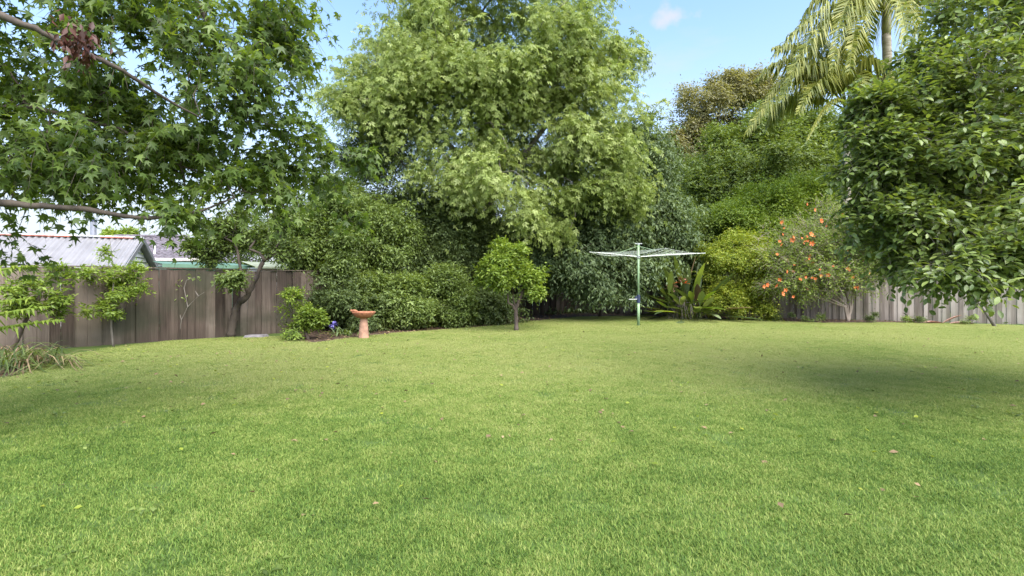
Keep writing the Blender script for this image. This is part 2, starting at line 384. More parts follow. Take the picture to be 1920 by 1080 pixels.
def unit(a): return a/(np.linalg.norm(a, axis=-1, keepdims=True)+1e-9)
def leaf_frames(D, N):
    D = unit(D); S = unit(np.cross(D, N)); N = np.cross(S, D)
    return S, D, N
def leaf_mesh(name, kind, P, D, N, size, rnd, tone):
    T, F = TMPL[kind]; n, k = len(P), len(T)
    S, D, N = leaf_frames(D, N)
    size = size[:, None, None]
    V = P[:, None, :]+size*(T[None, :, 0:1]*S[:, None, :]+T[None, :, 1:2]*D[:, None, :]+T[None, :, 2:3]*N[:, None, :])
    FF = (F[None]+np.arange(n)[:, None, None]*k).reshape(-1, F.shape[1])
    return mesh_np(name, V.reshape(-1, 3), FF, np.repeat(rnd, k), np.repeat(tone, k), smooth=(kind == 'oval'))

def vnoise(P, s, seed):
    """cheap smooth 3D noise from a few sines"""
    r = np.random.default_rng(seed); v = 0
    for i in range(6):
        k = r.normal(size=3)*s; v = v+np.sin(P@k+r.uniform(0, 6.28))
    return v/6**.5

def sample_lobes(lobes, n, shell, r, bough=26):
    """points in a union of ellipsoids, biased to the outer shell; lobe = (px, py, Y, rx_px, rz_px, ry_m[, weight])"""
    C = np.array([W(a[0], a[1], a[2]) for a in lobes])
    R = np.array([(a[3]/FPX*a[2], a[5], a[4]/FPX*a[2]) for a in lobes])
    wts = np.array([(a[6] if len(a) > 6 else 1.0)*(np.prod(R[i])**(2/3)) for i, a in enumerate(lobes)]); wts /= wts.sum()
    nb = max(len(lobes)*3, int(n/bough)); bi = r.choice(len(lobes), size=nb, p=wts)
    d = unit(r.normal(size=(nb, 3))); rad = r.uniform(0.02, 1, nb)**(1/shell)*r.uniform(.86, 1.12, nb)
    rad *= 1+0.20*vnoise(d*2.2+C[bi], 1.2, int(r.integers(1e6)))
    BC = C[bi]+d*rad[:, None]*R[bi]*.88; BO = unit(d/R[bi])
    k = r.integers(0, nb, n); rm = np.cbrt(np.prod(R[bi], axis=1))
    e = np.clip(r.normal(size=(n, 3)), -1.7, 1.7)*np.array([1, 1, .6]); br = rm*.20*max(1, bough/34)**.33*r.lognormal(0, .35, nb)
    P = BC[k]+e*br[k][:, None]
    return P, unit(BO[k]+unit(e)*.6), C

def skeleton(mb, paths, anchors, r, rtip=0.006, grow=2.4, wob=0.10, first=1, sides=6, rmax=None):
    """trunk paths (lists of points with radius), then limbs that reach every anchor; each limb one continuous tube"""
    nodes, par, load = [], [], []
    starts = []
    for path in paths:
        prev = -1
        if len(path) and nodes:
            q = np.array(path[0][:3]); dd = np.linalg.norm(np.array(nodes)-q, axis=1); prev = int(dd.argmin()) if dd.min() < .6 else -1
        for p in path: nodes.append(np.array(p[:3], float)); par.append(prev); load.append(0); prev = len(nodes)-1
    nfix = len(nodes); chains = []
    ok = np.array([False]*0)
    cen = np.mean([nodes[-1] for _ in (0,)], axis=0)
    order = np.argsort(np.min(np.linalg.norm(anchors[:, None]-np.array(nodes)[None], axis=2), axis=1))
    low = set(range(first))
    for ai in order:
        a = anchors[ai]; A = np.array(nodes)
        cost = np.linalg.norm(A-a, axis=1)+0.35*np.maximum(0, A[:, 2]-a[2])
        for q in low: cost[q] += 100
        j = int(cost.argmin()); b = A[j]; dist = np.linalg.norm(a-b); k = max(2, min(5, int(dist/0.35)))
        ch = [j]; perp = r.normal(size=3)*wob*dist
        for s in range(1, k+1):
            t = s/k; p = b+(a-b)*t+perp*math.sin(PI*t)+r.normal(size=3)*0.035*dist*(t < 1)
            p[2] += 0.10*dist*math.sin(PI*t)
            nodes.append(p); par.append(ch[-1]); load.append(0); ch.append(len(nodes)-1)
        load[ch[-1]] += 1; chains.append(ch)
    for i in range(len(nodes)-1, -1, -1):
        if par[i] >= 0 and par[i] < i: load[par[i]] += load[i]
    rad = [rtip*max(1, w)**(1/grow) for w in load]
    if rmax: rad = [min(x, rmax) for x in rad]
    for ch in chains:
        rr = [rad[i] for i in ch]; rr[0] = min(rr[0], rr[1]*1.25)
        mb.tube([nodes[i] for i in ch], rr, sides if rr[0] > rtip*2 else 4, cap=False)
    return nodes[nfix:]

def foliage(r, A, O, kind, leaf, twigs, per, twig_len, droop, spread=1.0, upn=0.8, tone_scale=0.5, mb=None, twig_r=0.003, size_var=0.3):
    """sprays: at each anchor some twigs reach outwards and sag, leaves sit alternately along them"""
    n = len(A)
    TP = np.repeat(A, twigs, axis=0); TO = np.repeat(O, twigs, axis=0)
    td = unit(TO*0.8+r.normal(size=TP.shape)*0.75*spread+np.array([0, 0, 0.15])); tl = twig_len*r.uniform(.5, 1.2, len(TP))*np.where(r.uniform(0, 1, len(TP)) < .035, 1.4 if mb is not None else 2.3, 1.0)
    tone_a = np.clip(0.5+0.28*vnoise(A, tone_scale, int(r.integers(1e6)))+r.normal(size=n)*.16, 0, 1)
    if mb is not None:
        for i in range(len(TP)):
            q = [TP[i]+td[i]*tl[i]*t+np.array([0, 0, -droop*tl[i]*t*t]) for t in (0, .5, 1)]
            mb.tube(q, [twig_r*1.4, twig_r, twig_r*.6], 3, cap=False)
    m = len(TP)*per
    t = np.tile(np.linspace(0.15, 1.0, per), len(TP))+r.uniform(-.06, .06, m)
    B = np.repeat(TP, per, axis=0); Dt = np.repeat(td, per, axis=0); Lt = np.repeat(tl, per)
    P = B+Dt*(Lt*t)[:, None]; P[:, 2] -= droop*Lt*t*t
    tang = unit(Dt+np.array([0, 0, -2*droop])*t[:, None]); side = unit(np.cross(tang, [0, 0, 1])+r.normal(size=P.shape)*.25)
    sg = np.where(np.arange(m) % 2 == 0, 1, -1)[:, None]
    D = unit(tang*0.7+side*sg*0.9+r.normal(size=P.shape)*.35+np.array([0, 0, -droop*.7]))
    N = unit(np.array([0, 0, upn])+r.normal(size=P.shape)*.45+np.repeat(np.repeat(O, twigs, axis=0), per, axis=0)*.35)
    S = leaf*r.uniform(1-size_var, 1+size_var, m)
    return P, D, N, S, r.uniform(0, 1, m), np.repeat(np.repeat(tone_a, twigs), per)

def plant(name, label, cat, base, lobes, n, leafkind, leafmat, leaf, trunk=None, bark='bark_brown', twigs=4, per=5, twig_len=.35,
          droop=.35, shell=2.2, anchors=70, rtip=.006, gaps=None, seed=1, group=None, spread=1.0, upn=.8, twig_mesh=False,
          twig_r=.003, hero=0, hero_mat=None, first=1, grow=2.4, rmax=None, crown_name='crown', trunk_name='trunk', floor_z=0.03, cut=None, wob=.10, size_var=.3, tone_scale=.5, bough=26):
    r = np.random.default_rng(seed)
    base = np.array([base[0], base[1], 0.0]); root = thing(name, label, cat, tuple(base), group)
    P, O, C = sample_lobes(lobes, n, shell, r, bough)
    if gaps is not None:                       # open the crown where smooth noise is low
        nv = vnoise(P, gaps[0], seed+5); keep = nv > gaps[1]; P, O = P[keep], O[keep]
    if cut is not None: keep = cut(P); P, O = P[keep], O[keep]
    keep = P[:, 2] > floor_z+.05; P, O = P[keep], O[keep]
    mb = MB()
    if trunk is None:
        top = C.mean(axis=0); trunk = [[(base[0], base[1], -.05, .05), tuple((base*.5+top*.5))+(0.04,), tuple(top)+(0.03,)]]
    for path in trunk:
        pts = [np.array(p[:3]) for p in path]; rr = [p[3] for p in path]
        pp, qq = [], []
        for i in range(len(pts)-1):
            for s in range(4):
                t = s/4; p = pts[i]*(1-t)+pts[i+1]*t; j = rr[i]*(1-t)+rr[i+1]*t
                pp.append(p+(r.normal(size=3)*j*.12 if (i or s) else 0)); qq.append(j*(1+r.normal()*.09))
        pp.append(pts[-1]); qq.append(rr[-1])
        mb.tube(pp, qq, 9)
    pick = r.permutation(len(P))[:anchors]
    skeleton(mb, trunk, P[pick], r, rtip=rtip, first=first, grow=grow, rmax=rmax, wob=wob)
    lp, ld, ln, ls, lr, lt = foliage(r, P, O, leafkind, leaf, twigs, per, twig_len, droop, spread, upn, tone_scale, mb if twig_mesh else None, twig_r, size_var)
    keep = lp[:, 2] > floor_z
    if cut is not None: keep &= cut(lp)
    lp, ld, ln, ls, lr, lt = (a[keep] for a in (lp, ld, ln, ls, lr, lt))
    if hero:                                   # the leaves that show largest are objects of their own
        vis = np.abs(lp[:, 0]/np.maximum(lp[:, 1], .1)) < 1.0
        sc = np.where(vis & (lp[:, 1] > .5) & (EYE+.57*lp[:, 1] > lp[:, 2]), ls/np.maximum(lp[:, 1], .3), 0)
        far = np.argsort(-sc)[:hero]
        T, F = TMPL['star_fine' if leafkind == 'star' else leafkind]
        protos = []
        for v in range(4):
            TV = T.copy(); TV[:, 2] += (0.10*v-.15)*TV[:, 0]**2*2-.06*v*TV[:, 1]**2
            V = np.vstack([TV, [(-.008, 0, 0), (.008, 0, 0), (.006, -.45, .05), (-.006, -.45, .05)]]) if leafkind == 'star' else TV
            k = len(T); FF = np.vstack([F, [(k, k+2, k+1), (k, k+3, k+2)]]) if leafkind == 'star' else F
            me = mesh_np('leaf', V, FF, smooth=True); me.materials.append(hero_mat); protos.append(me)
        S_, D_, N_ = leaf_frames(ld[far], ln[far])
        for q, i in enumerate(far):
            o = bpy.data.objects.new('leaf', protos[q % 4]); COL.objects.link(o); o.parent = root
            R = Matrix((S_[q], D_[q], N_[q])).transposed()
            p = lp[i]-base
            o.matrix_local = Matrix.Translation(Vector(p)) @ R.to_4x4() @ Matrix.Scale(float(ls[i]), 4)
        keep = np.ones(len(lp), bool); keep[far] = False
        lp, ld, ln, ls, lr, lt = (a[keep] for a in (lp, ld, ln, ls, lr, lt))
    me = leaf_mesh(crown_name, leafkind, lp-base, ld, ln, ls, lr, lt)
    cr = link(crown_name, me, M[leafmat], root); cr['kind'] = 'stuff'
    mb.v = [(x-base[0], y-base[1], z) for x, y, z in mb.v]
    mb.build(trunk_name, M[bark], root, smooth=True)
    return root
#@@BODY
# ------------------------------------------------------------------ ground
def poly_sheet(name, pts, z, mat, kind='structure'):
    me = bpy.data.meshes.new(name); me.from_pydata([(p[0], p[1], z) for p in pts], [], [tuple(range(len(pts)))]); me.update()
    o = link(name, me, mat); o['kind'] = kind; return o
poly_sheet('ground', [(-300, -120), (300, -120), (300, 500), (-300, 500)], 0, M['ground'])

FL0 = np.array([-6.7, 14.5]); FLd = np.array([.68, .73])/math.hypot(.68, .73)          # left fence line
CORNER = np.array([3.0, 24.9]); FBd = np.array([9.85, -4.8])/math.hypot(9.85, 4.8)     # back fence line
edge = [G(*p)[:2] for p in [(-60, 728), (40, 703), (130, 668), (215, 651), (330, 639), (430, 634), (540, 631), (575, 645), (620, 640), (700, 629),
        (780, 622), (860, 616), (930, 611), (1000, 602), (1090, 594), (1200, 593), (1300, 597), (1400, 601), (1500, 604), (1560, 606), (1660, 605), (1760, 606), (1920, 611)]]
lawn_poly = [np.array((-9.5, 6.2)), *edge, np.array((20.5, 16.4)), np.array((22, 6)), np.array((6, 0.5)), np.array((-5, .5)), np.array((-9.5, 4.5))]
def inside(P, poly):
    x, y = P[:, 0], P[:, 1]; ins = np.zeros(len(P), bool); n = len(poly)
    for i in range(n):
        x0, y0 = poly[i]; x1, y1 = poly[(i+1) % n]
        c = ((y0 > y) != (y1 > y)) & (x < (x1-x0)*(y-y0)/(y1-y0+1e-12)+x0); ins ^= c
    return ins
# garden bed: from the lawn's edge back to the fences
bed = [*edge[6:20], CORNER+FBd*14.0, CORNER, FL0+FLd*0.8]
poly_sheet('garden_bed', bed, .004, M['mulch'])
bed_l = [*[e for e in edge[0:3]], FL0+FLd*-6.0, FL0+FLd*-12, np.array((-13, 5.0)), np.array((-9.2, 5.6))]
poly_sheet('garden_bed', bed_l, .004, M['mulch'])

# lawn: grass tufts, GN instances of six tuft meshes over the lawn
tuft_col = bpy.data.collections.new('tuft_shapes')
for v in range(6):
    r = np.random.default_rng(50+v); nb = 430
    P = np.zeros((nb, 3)); rr = .19*np.sqrt(r.uniform(0, 1, nb)); aa = r.uniform(0, 6.283, nb)
    P[:, 0] = rr*np.cos(aa); P[:, 1] = rr*np.sin(aa); P[:, 2] = -.003
    h = r.uniform(.010, .027, nb); lean = unit(np.c_[r.normal(size=(nb, 2)), np.zeros(nb)])*(h*r.uniform(.2, 1.5, nb))[:, None]
    wd = unit(np.cross(lean, [0, 0, 1]))*r.uniform(.0013, .0025, nb)[:, None]
    mid = P+lean*.35+np.c_[np.zeros((nb, 2)), h*.6]; tip = P+lean+np.c_[np.zeros((nb, 2)), h*.95]
    V = np.stack([P-wd, P+wd, mid+wd*.8, mid-wd*.8, tip], 1).reshape(-1, 3)
    b = (np.arange(nb)*5)[:, None]
    F = np.vstack([b+np.array([0, 1, 2]), b+np.array([0, 2, 3]), b+np.array([3, 2, 4])])
    me = mesh_np('tuft', V, F, rnd=np.repeat(r.uniform(0, 1, nb), 5)); me.materials.append(M['grass'])
    tuft_col.objects.link(bpy.data.objects.new('tuft', me))
r = np.random.default_rng(99)
NT = 24000
cand = np.c_[r.uniform(-15, 22, 60000), r.uniform(1.2, 26, 60000)]
keep = inside(cand, lawn_poly) & (np.abs(cand[:, 0]) < 1.10*cand[:, 1]+2.0)
cand = cand[keep]
print('TUFTS', len(cand))
gp = bpy.data.meshes.new('grass'); gp.vertices.add(len(cand))
gp.vertices.foreach_set('co', np.c_[cand, np.full(len(cand), .001)].astype(np.float32).ravel())
a = gp.attributes.new('spin', 'FLOAT', 'POINT'); a.data.foreach_set('value', r.uniform(0, 6.283, len(cand)).astype(np.float32))
a = gp.attributes.new('big', 'FLOAT', 'POINT'); a.data.foreach_set('value', r.uniform(.75, 1.25, len(cand)).astype(np.float32))
grass = link('grass', gp); grass['kind'] = 'stuff'
grass['label'] = 'short green lawn grass covering the whole yard'
ng = bpy.data.node_groups.new('lawn_grass', 'GeometryNodeTree')
ng.interface.new_socket('Geometry', in_out='INPUT', socket_type='NodeSocketGeometry')
ng.interface.new_socket('Geometry', in_out='OUTPUT', socket_type='NodeSocketGeometry')
gi, go = ng.nodes.new('NodeGroupInput'), ng.nodes.new('NodeGroupOutput')
ci = ng.nodes.new('GeometryNodeCollectionInfo'); ci.inputs['Collection'].default_value = tuft_col
ci.inputs['Separate Children'].default_value = True; ci.inputs['Reset Children'].default_value = True
iop = ng.nodes.new('GeometryNodeInstanceOnPoints'); iop.inputs['Pick Instance'].default_value = True
def named(nm):
    q = ng.nodes.new('GeometryNodeInputNamedAttribute'); q.data_type = 'FLOAT'; q.inputs['Name'].default_value = nm; return q.outputs['Attribute']
cmb = ng.nodes.new('ShaderNodeCombineXYZ'); ng.links.new(named('spin'), cmb.inputs[2])
ng.links.new(gi.outputs[0], iop.inputs['Points']); ng.links.new(ci.outputs[0], iop.inputs['Instance'])
ng.links.new(cmb.outputs[0], iop.inputs['Rotation']); ng.links.new(named('big'), iop.inputs['Scale'])
ng.links.new(iop.outputs[0], go.inputs[0])
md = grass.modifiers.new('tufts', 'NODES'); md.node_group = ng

# fallen leaves on the lawn, litter on the bed
def litter(name, label, pts, size, mat, seed, kind='broad'):
    r = np.random.default_rng(seed); n = len(pts)
    P = np.c_[pts, r.uniform(.012, .04, n)]; D = unit(np.c_[r.normal(size=(n, 2)), r.normal(size=n)*.25]); N = unit(np.c_[r.normal(size=(n, 2))*.3, np.ones(n)])
    o = link(name, leaf_mesh(name, kind, P, D, N, size*r.uniform(.6, 1.3, n), r.uniform(0, 1, n), r.uniform(0, 1, n)), mat); o['kind'] = 'stuff'; o['label'] = label
    return o
r = np.random.default_rng(5)
c = np.c_[r.uniform(-14, 18, 2600), r.uniform(3, 24, 2600)]; c = c[inside(c, lawn_poly)]
c2 = np.c_[r.uniform(-11, -2, 900), r.uniform(6, 16, 900)]; c2 = c2[inside(c2, lawn_poly) & (r.uniform(0, 1, len(c2)) < .5)]
litter('fallen_leaves', 'pale dry leaves scattered over the lawn', np.vstack([c, c2])[::2], .055, M['leaf_dry'], 3)
litter('fallen_leaves', 'small green yellow leaves scattered over the lawn', np.vstack([c, c2])[1::2]+.1, .05, M['leaf_yellow'], 4)
cw = np.c_[r.uniform(-12, 16, 420), r.uniform(2, 20, 420)]; cw = cw[inside(cw, lawn_poly)]
cw = cw[vnoise(np.c_[cw, cw[:, 0]*0], .8, 4) > .0]; cw = np.repeat(cw, 9, axis=0)+r.normal(size=(len(cw)*9, 2))*.05
litter('lawn_weeds', 'low broad leaved weeds scattered through the lawn', cw, .045, M['leaf_mid'], 8)
c = np.c_[r.uniform(-9, 16, 14000), r.uniform(12, 26, 14000)]; c = c[inside(c, bed)]
litter('leaf_litter', 'brown leaf litter covering the garden bed along the fence', c, .07, M['leaf_dry'], 6)
c = np.c_[r.uniform(-13, -6, 3000), r.uniform(5, 12, 3000)]; c = c[inside(c, bed_l)]
litter('leaf_litter', 'brown leaf litter under the strappy grass at the yard edge', c, .07, M['leaf_dry'], 7)

# ------------------------------------------------------------------ fences
def fence(name, label, A, d, length, pw, height, mat, seed, cap, gap=.004, lean=.012):
    r = random.Random(seed)
    root = thing(name, label, 'fence', (A[0], A[1], 0), rotz=math.atan2(d[1], d[0]))
    protos = []
    for v in range(6):
        w = pw*r.uniform(.84, 1.16); mb = MB(); n = 5; th = .016
        vs, fs = [], []
        for i in range(n+1):
            z = height*i/n; j = r.uniform(-.003, .003)
            e0, e1 = j+r.uniform(-.002, .002), w+j+r.uniform(-.002, .002)
            vs += [(e0, 0, z), (e1, 0, z), (e1, th, z), (e0, th, z)]
        for i in range(n):
            for k in range(4): fs.append((i*4+k, i*4+(k+1) % 4, i*4+4+(k+1) % 4, i*4+4+k))
        fs += [(3, 2, 1, 0), (n*4, n*4+1, n*4+2, n*4+3)]
        mb.add(vs, fs); me = bpy.data.meshes.new('paling'); me.from_pydata(mb.v, [], mb.f); me.materials.append(mat); protos.append((me, w))
    s = 0; i = 0
    while s < length:
        me, w = r.choice(protos)
        o = bpy.data.objects.new('paling', me); COL.objects.link(o); o.parent = root
        under = i % 2
        o.location = (s, (.0 if under else (-.032 if cap else -.021))-.02, r.uniform(-.03, .008)+(0 if cap else r.uniform(-.03, .03)))
        o.rotation_euler = (r.uniform(-.004, .004), r.uniform(-lean, lean)*.4, 0)
        s += w*(.965 if cap else .97)+gap*(not cap); i += 1
    for z in (.35, height*.83):
        MB().box(-.1, length+.1, .022, .06, z, z+.075).build('rail', mat, root)
    for k in range(int(length/2.4)+1):
        MB().box(k*2.4-.05, k*2.4+.05, .064, .16, 0, height-.05).build('post', mat, root)
    if cap:
        k = 0
        while k*3.0 < length:
            x0, x1 = k*3.0, min(length, k*3.0+2.995)
            MB().box(x0, x1, -.062, .075, height+.006, height+.034).build('cap_board', mat, root); k += 1
    return root
fence('paling_fence', 'brown mossy timber paling fence with flat capping along the yard behind the bird bath', FL0-FLd*9.0, FLd, 9.0+14.2, .215, 1.78, M['fence_left'], 3, True)
fence('paling_fence', 'bare grey weathered timber paling fence behind the orange flowering bush', CORNER, FBd, 21.5, .135, 1.78, M['fence_back'], 4, False)

# ------------------------------------------------------------------ neighbouring buildings
def ridge_house():
    # long shed with pale corrugated roof
    phi = math.atan2(.35, 1.0)
    p = W(268, 447, 20.0)
    root = thing('neighbour_house', 'pale corrugated iron roofed building beyond the brown fence with rusty red ridge', 'house', (p[0], p[1], 0), rotz=phi)
    zr = p[2]; run, drop = 3.2, 2.0; n = 12; sw = .78
    for s in range(n+6):
        mb = MB(); vs, fs = [], []; k = 40
        for j in range(k+1):
            x = -s*sw-sw*j/k*1.02; dz = .035*math.cos(2*PI*j/k*4)
            vs += [(x, -.02, zr+dz-.01+.002*(s % 2)), (x, -run, zr-drop+dz-.01+.002*(s % 2))]
        for j in range(k): fs.append((2*j, 2*j+1, 2*j+3, 2*j+2))
        mb.add(vs, fs); mb.build('roof_sheet', M['roof_metal'], root)
    Lr = (n+6)*sw
    MB().add([(0, .02, zr), (-Lr, .02, zr), (-Lr, run, zr-drop), (0, run, zr-drop)], [(0, 1, 2, 3)]).build('rear_roof', M['roof_metal'], root)
    mb = MB()
    for s in range(60):
        x = -s*.2; 
        mb.box(x-.19, x, -.13, .13, zr+.02, zr+.055+.006*(s % 3))
    mb.build('ridge_cap', M['white'], root)
    mb = MB()
    for s in range(14, 36): mb.box(-s*.15-.14, -s*.15+2.0*0, -.15, -.135, zr-.025, zr+.02)
    for s in range(2, 9): mb.box(-s*.15-.14, -s*.15, -.15, -.135, zr-.025, zr+.02)
    mb.build('rusty_flashing', M['rust'], root)
    # upper ridge behind
    mb = MB(); k = 300; vs, fs = [], []
    for j in range(k+1):
        x = -1.2-9*j/k; dz = .02*math.cos(2*PI*j*30/k)
        vs += [(x, 2.4, zr+.20+dz), (x, .9, zr-.22+dz)]
    for j in range(k): fs.append((2*j, 2*j+1, 2*j+3, 2*j+2))
    mb.add(vs, fs); mb.build('upper_roof', M['roof_metal'], root)
    # gable end with weatherboards
    z = zr-drop
    for i in range(11):
        zz = z+drop*i/11; hw = run*(1-(i+1)/11)+.02
        MB().add([(-.25, -hw, zz), (-.25, hw, zz), (-.27, hw, zz+drop/11-.01), (-.27, -hw, zz+drop/11-.01),
                  (-.22, -hw, zz), (-.22, hw, zz)], [(4, 5, 2, 3), (0, 1, 5, 4)]).build('weatherboard', M['white'], root)
    MB().box(-Lr, -.30, -run+.25, run-.25, 0, z-.02).build('wall', M['cream_wall'], root)
    mb = MB()
    for sg in (-1, 1): mb.add([(0.02, 0, zr+.02), (.02, sg*run, zr-drop+.02), (.02, sg*run, zr-drop-.16), (.02, 0, zr-.16), (.05, 0, zr+.02), (.05, sg*run, zr-drop+.02), (.05, sg*run, zr-drop-.16), (.05, 0, zr-.16)],
           [(0, 1, 2, 3), (4, 7, 6, 5), (0, 4, 5, 1), (3, 2, 6, 7)])
    mb.build('barge_board', M['roof_metal'], root)
    f = MB().tube([(-2.05, 1.2, zr-.5), (-2.05, 1.2, zr+.72)], .10, 14).build('flue', M['flue'], root, smooth=False)
    MB().tube([(-2.05, 1.2, zr+.723), (-2.05, 1.2, zr+.80)], .125, 14).build('flue_cap', M['dark_blue'], f)
ridge_house()
def tile_house():
    Yr, Ye = 29.0, 25.5
    zr = W(0, 446, Yr)[2]; ze = W(0, 486, Ye)[2]
    xl, xr = W(215, 0, Yr)[0], W(352, 0, Yr)[0]; xe = W(381, 0, Ye)[0]; xle = xl-3
    root = thing('neighbour_house', 'cream walled house with purple brown tiled hip roof beyond the fence', 'house', (xe, Ye, 0))
    def loc(x, y, z): return (x-xe, y-Ye, z)
    rows = 15
    mb = MB()
    for i in range(rows):
        t0, t1 = i/rows, (i+1)/rows
        y0, y1 = Ye+(Yr-Ye)*t0, Ye+(Yr-Ye)*t1; z0, z1 = ze+(zr-ze)*t0, ze+(zr-ze)*t1
        xr0 = xe+(xr-xe)*t0; x = xle; k = 0
        while x < xr0:
            w = min(.30, xr0-x); h = .045
            mb.add([loc(x, y0, z0+h+.02), loc(x+w*.5, y0, z0+h+.055), loc(x+w, y0, z0+h+.02), loc(x+w, y1, z1+.012), loc(x+w*.5, y1, z1+.045), loc(x, y1, z1+.012),
                    loc(x, y0, z0), loc(x+w, y0, z0)], [(0, 1, 4, 5), (1, 2, 3, 4), (6, 7, 2, 1, 0)])
            x += .30; k += 1
    o = mb.build('roof_tiles', M['roof_tile'], root); o['kind'] = 'stuff'
    MB().add([loc(xe, Ye, ze), loc(xr, Yr, zr), loc(xe, 2*Yr-Ye, ze)], [(0, 2, 1)]).build('hip_end', M['roof_tile'], root)
    MB().tube([loc(xe, Ye, ze+.08), loc(xr, Yr, zr+.1), loc(xl, Yr, zr+.1)], .09, 6).build('ridge_tiles', M['roof_tile'], root)
    MB().box(xle-xe, -.02, -.14, -.01, ze-.08, ze+.05).build('gutter', M['cream_wall'], root)
    MB().box(xle-xe+.3, -.4, .35, 6.6, 0, ze-.02).build('wall', M['white'], root)
    p = W(290, 476, 26.2); MB().tube([loc(p[0], 26.2, p[2]-.2), loc(p[0], 26.2, p[2]+.42)], .05, 8).build('vent_pipe', M['white'], root)
    p = W(316, 468, 27.0)
    MB().add([loc(p[0]-.55, 26.75, p[2]-.05), loc(p[0]+.5, 26.75, p[2]-.05), loc(p[0]+.5, 27.45, p[2]+.20), loc(p[0]-.55, 27.45, p[2]+.20),
              loc(p[0]-.55, 26.75, p[2]-.4), loc(p[0]+.5, 26.75, p[2]-.4), loc(p[0]+.5, 27.45, p[2]-.2), loc(p[0]-.55, 27.45, p[2]-.2)],
             [(0, 1, 2, 3), (0, 4, 5, 1), (1, 5, 6, 2), (3, 2, 6, 7), (0, 3, 7, 4)]).build('skylight', M['glass'], root)
tile_house()
def green_shed():
    a, b = W(306, 492, 16.4), W(470, 494, 18.2)
    d = (b-a)[:2]; ln = np.linalg.norm(d)
    root = thing('garden_shed', 'low green metal shed roof just over the brown fence', 'shed', (a[0], a[1], 0), rotz=math.atan2(d[1], d[0]))
    z = 2.05
    mb = MB(); k = 160; vs, fs = [], []
    for j in range(k+1):
        x = ln*j/k; dz = .012*math.cos(2*PI*j/4)
        vs += [(x, 0, z+dz), (x, 2.2, z+.16+dz)]
    for j in range(k): fs.append((2*j, 2*j+1, 2*j+3, 2*j+2))
    mb.add(vs, fs); mb.build('roof', M['green_metal'], root)
    MB().box(-.03, ln+.03, -.06, -.012, z-.10, z+.015).build('gutter', M['green_metal'], root)
    MB().box(.1, ln-.1, .1, 2.1, 0, z-.03).build('wall', M['green_metal'], root)
    a = W(478, 497, 17.0)
    root = thing('garden_shed', 'low mossy grey shed roof over the fence behind the crooked tree', 'shed', (a[0], a[1], 0), rotz=.75)
    MB().add([(0, 0, 2.0), (4, 0, 2.0), (4, 1.6, 2.22), (0, 1.6, 2.22), (0, 0, 1.94), (4, 0, 1.94)], [(0, 1, 2, 3), (0, 4, 5, 1)]).build('roof', M['moss_roof'], root)
    MB().box(.15, 3.85, .15, 1.5, 0, 1.99).build('wall', M['cream_wall'], root)
green_shed()

# ------------------------------------------------------------------ trees and shrubs behind
def T(*pts): return [tuple(W(p[0], p[1], p[2]))+(p[3],) for p in pts]       # trunk path from photo pixels + distance + radius
b = G(925, 590)
plant('box_elder_tree', 'huge light green box elder tree in the middle with drooping leaf sprays', 'tree', (b[0], 21.5), [
    (920, 210, 20, 235, 150, 3.4, 1.0), (725, 120, 19, 120, 105, 2.6), (1070, 120, 19.5, 110, 105, 2.6), (900, 20, 20.5, 200, 120, 3.4), (800, 60, 19, 120, 110, 2.6, .6),
    (930, -120, 21, 170, 110, 3.0, .5), (930, 20, 18.8, 110, 100, 2.0, 1.3), (930, 120, 18.4, 120, 90, 1.8, 1.0), (1110, 290, 18.3, 105, 110, 2.2), (920, 330, 17.6, 100, 75, 1.8), (690, 190, 19, 85, 60, 2.0), (1160, 330, 18.2, 60, 75, 1.4, .8),
    (830, 290, 17.8, 55, 90, 1.2, .8), (960, 395, 17, 55, 50, .9, 1.0), (1090, 380, 17.2, 60, 55, .9, .8), (1120, 70, 19, 60, 75, 2.0, .7)],
    9300, 'pinnate', 'leaf_boxelder', .215, trunk=[T((925, 590, 21.5, .30), (925, 480, 21.3, .25), (915, 360, 21, .20), (905, 260, 20.6, .14), (900, 150, 20.4, .09)),
        T((915, 360, 21, .14), (850, 280, 20, .10), (760, 190, 19.6, .07)), T((915, 380, 21, .14), (990, 280, 20, .10), (1070, 180, 19.8, .07))],
    bark='bark_grey', twigs=3, per=4, twig_len=.55, droop=.75, shell=2.6, anchors=240, rtip=.011, gaps=(.62, -.58), seed=11, bough=30, upn=.9, first=3)
plant('evergreen_tree', 'dark grey green evergreen tree hanging to the ground behind the clothes hoist', 'tree', (G(1100, 590)[0]+.3, 21.8), [
    (1120, 400, 20.8, 120, 120, 2.0), (1205, 330, 21.5, 60, 100, 1.8), (1070, 480, 19.8, 80, 75, 1.3), (1150, 500, 19.6, 75, 70, 1.2), (1010, 450, 19.8, 55, 80, 1.2),
    (1230, 400, 21.3, 50, 90, 1.5), (1290, 510, 22.0, 60, 55, .8), (1190, 260, 21.5, 45, 50, 1.2, .6), (1240, 465, 20.8, 55, 45, 1.0)],
    8200, 'simple', 'leaf_bluegreen', .15, bark='bark_dark', twigs=4, per=5, twig_len=.45, droop=.6, shell=3, anchors=120, rtip=.009, seed=12, bough=30, cut=lambda P: (P[:, 2] > .45) & ((P[:, 2] > 1.3) | (np.abs(P[:, 0]/P[:, 1]-.24) < .13) | (P[:, 2] > .9)))
plant('dark_shrub', 'tall dark olive evergreen behind the hedge left of the box elder', 'shrub', (G(760, 600)[0]-.6, 19.8), [
    (745, 370, 19.5, 85, 115, 1.6), (830, 430, 19.5, 80, 110, 1.5), (700, 290, 19.5, 55, 60, 1.2), (890, 460, 20, 60, 90, 1.3), (790, 500, 18.6, 90, 70, 1.2)],
    6800, 'simple', 'leaf_dark', .11, bark='bark_dark', twigs=4, per=5, twig_len=.38, droop=.3, shell=3, anchors=100, rtip=.008, seed=13, bough=55)
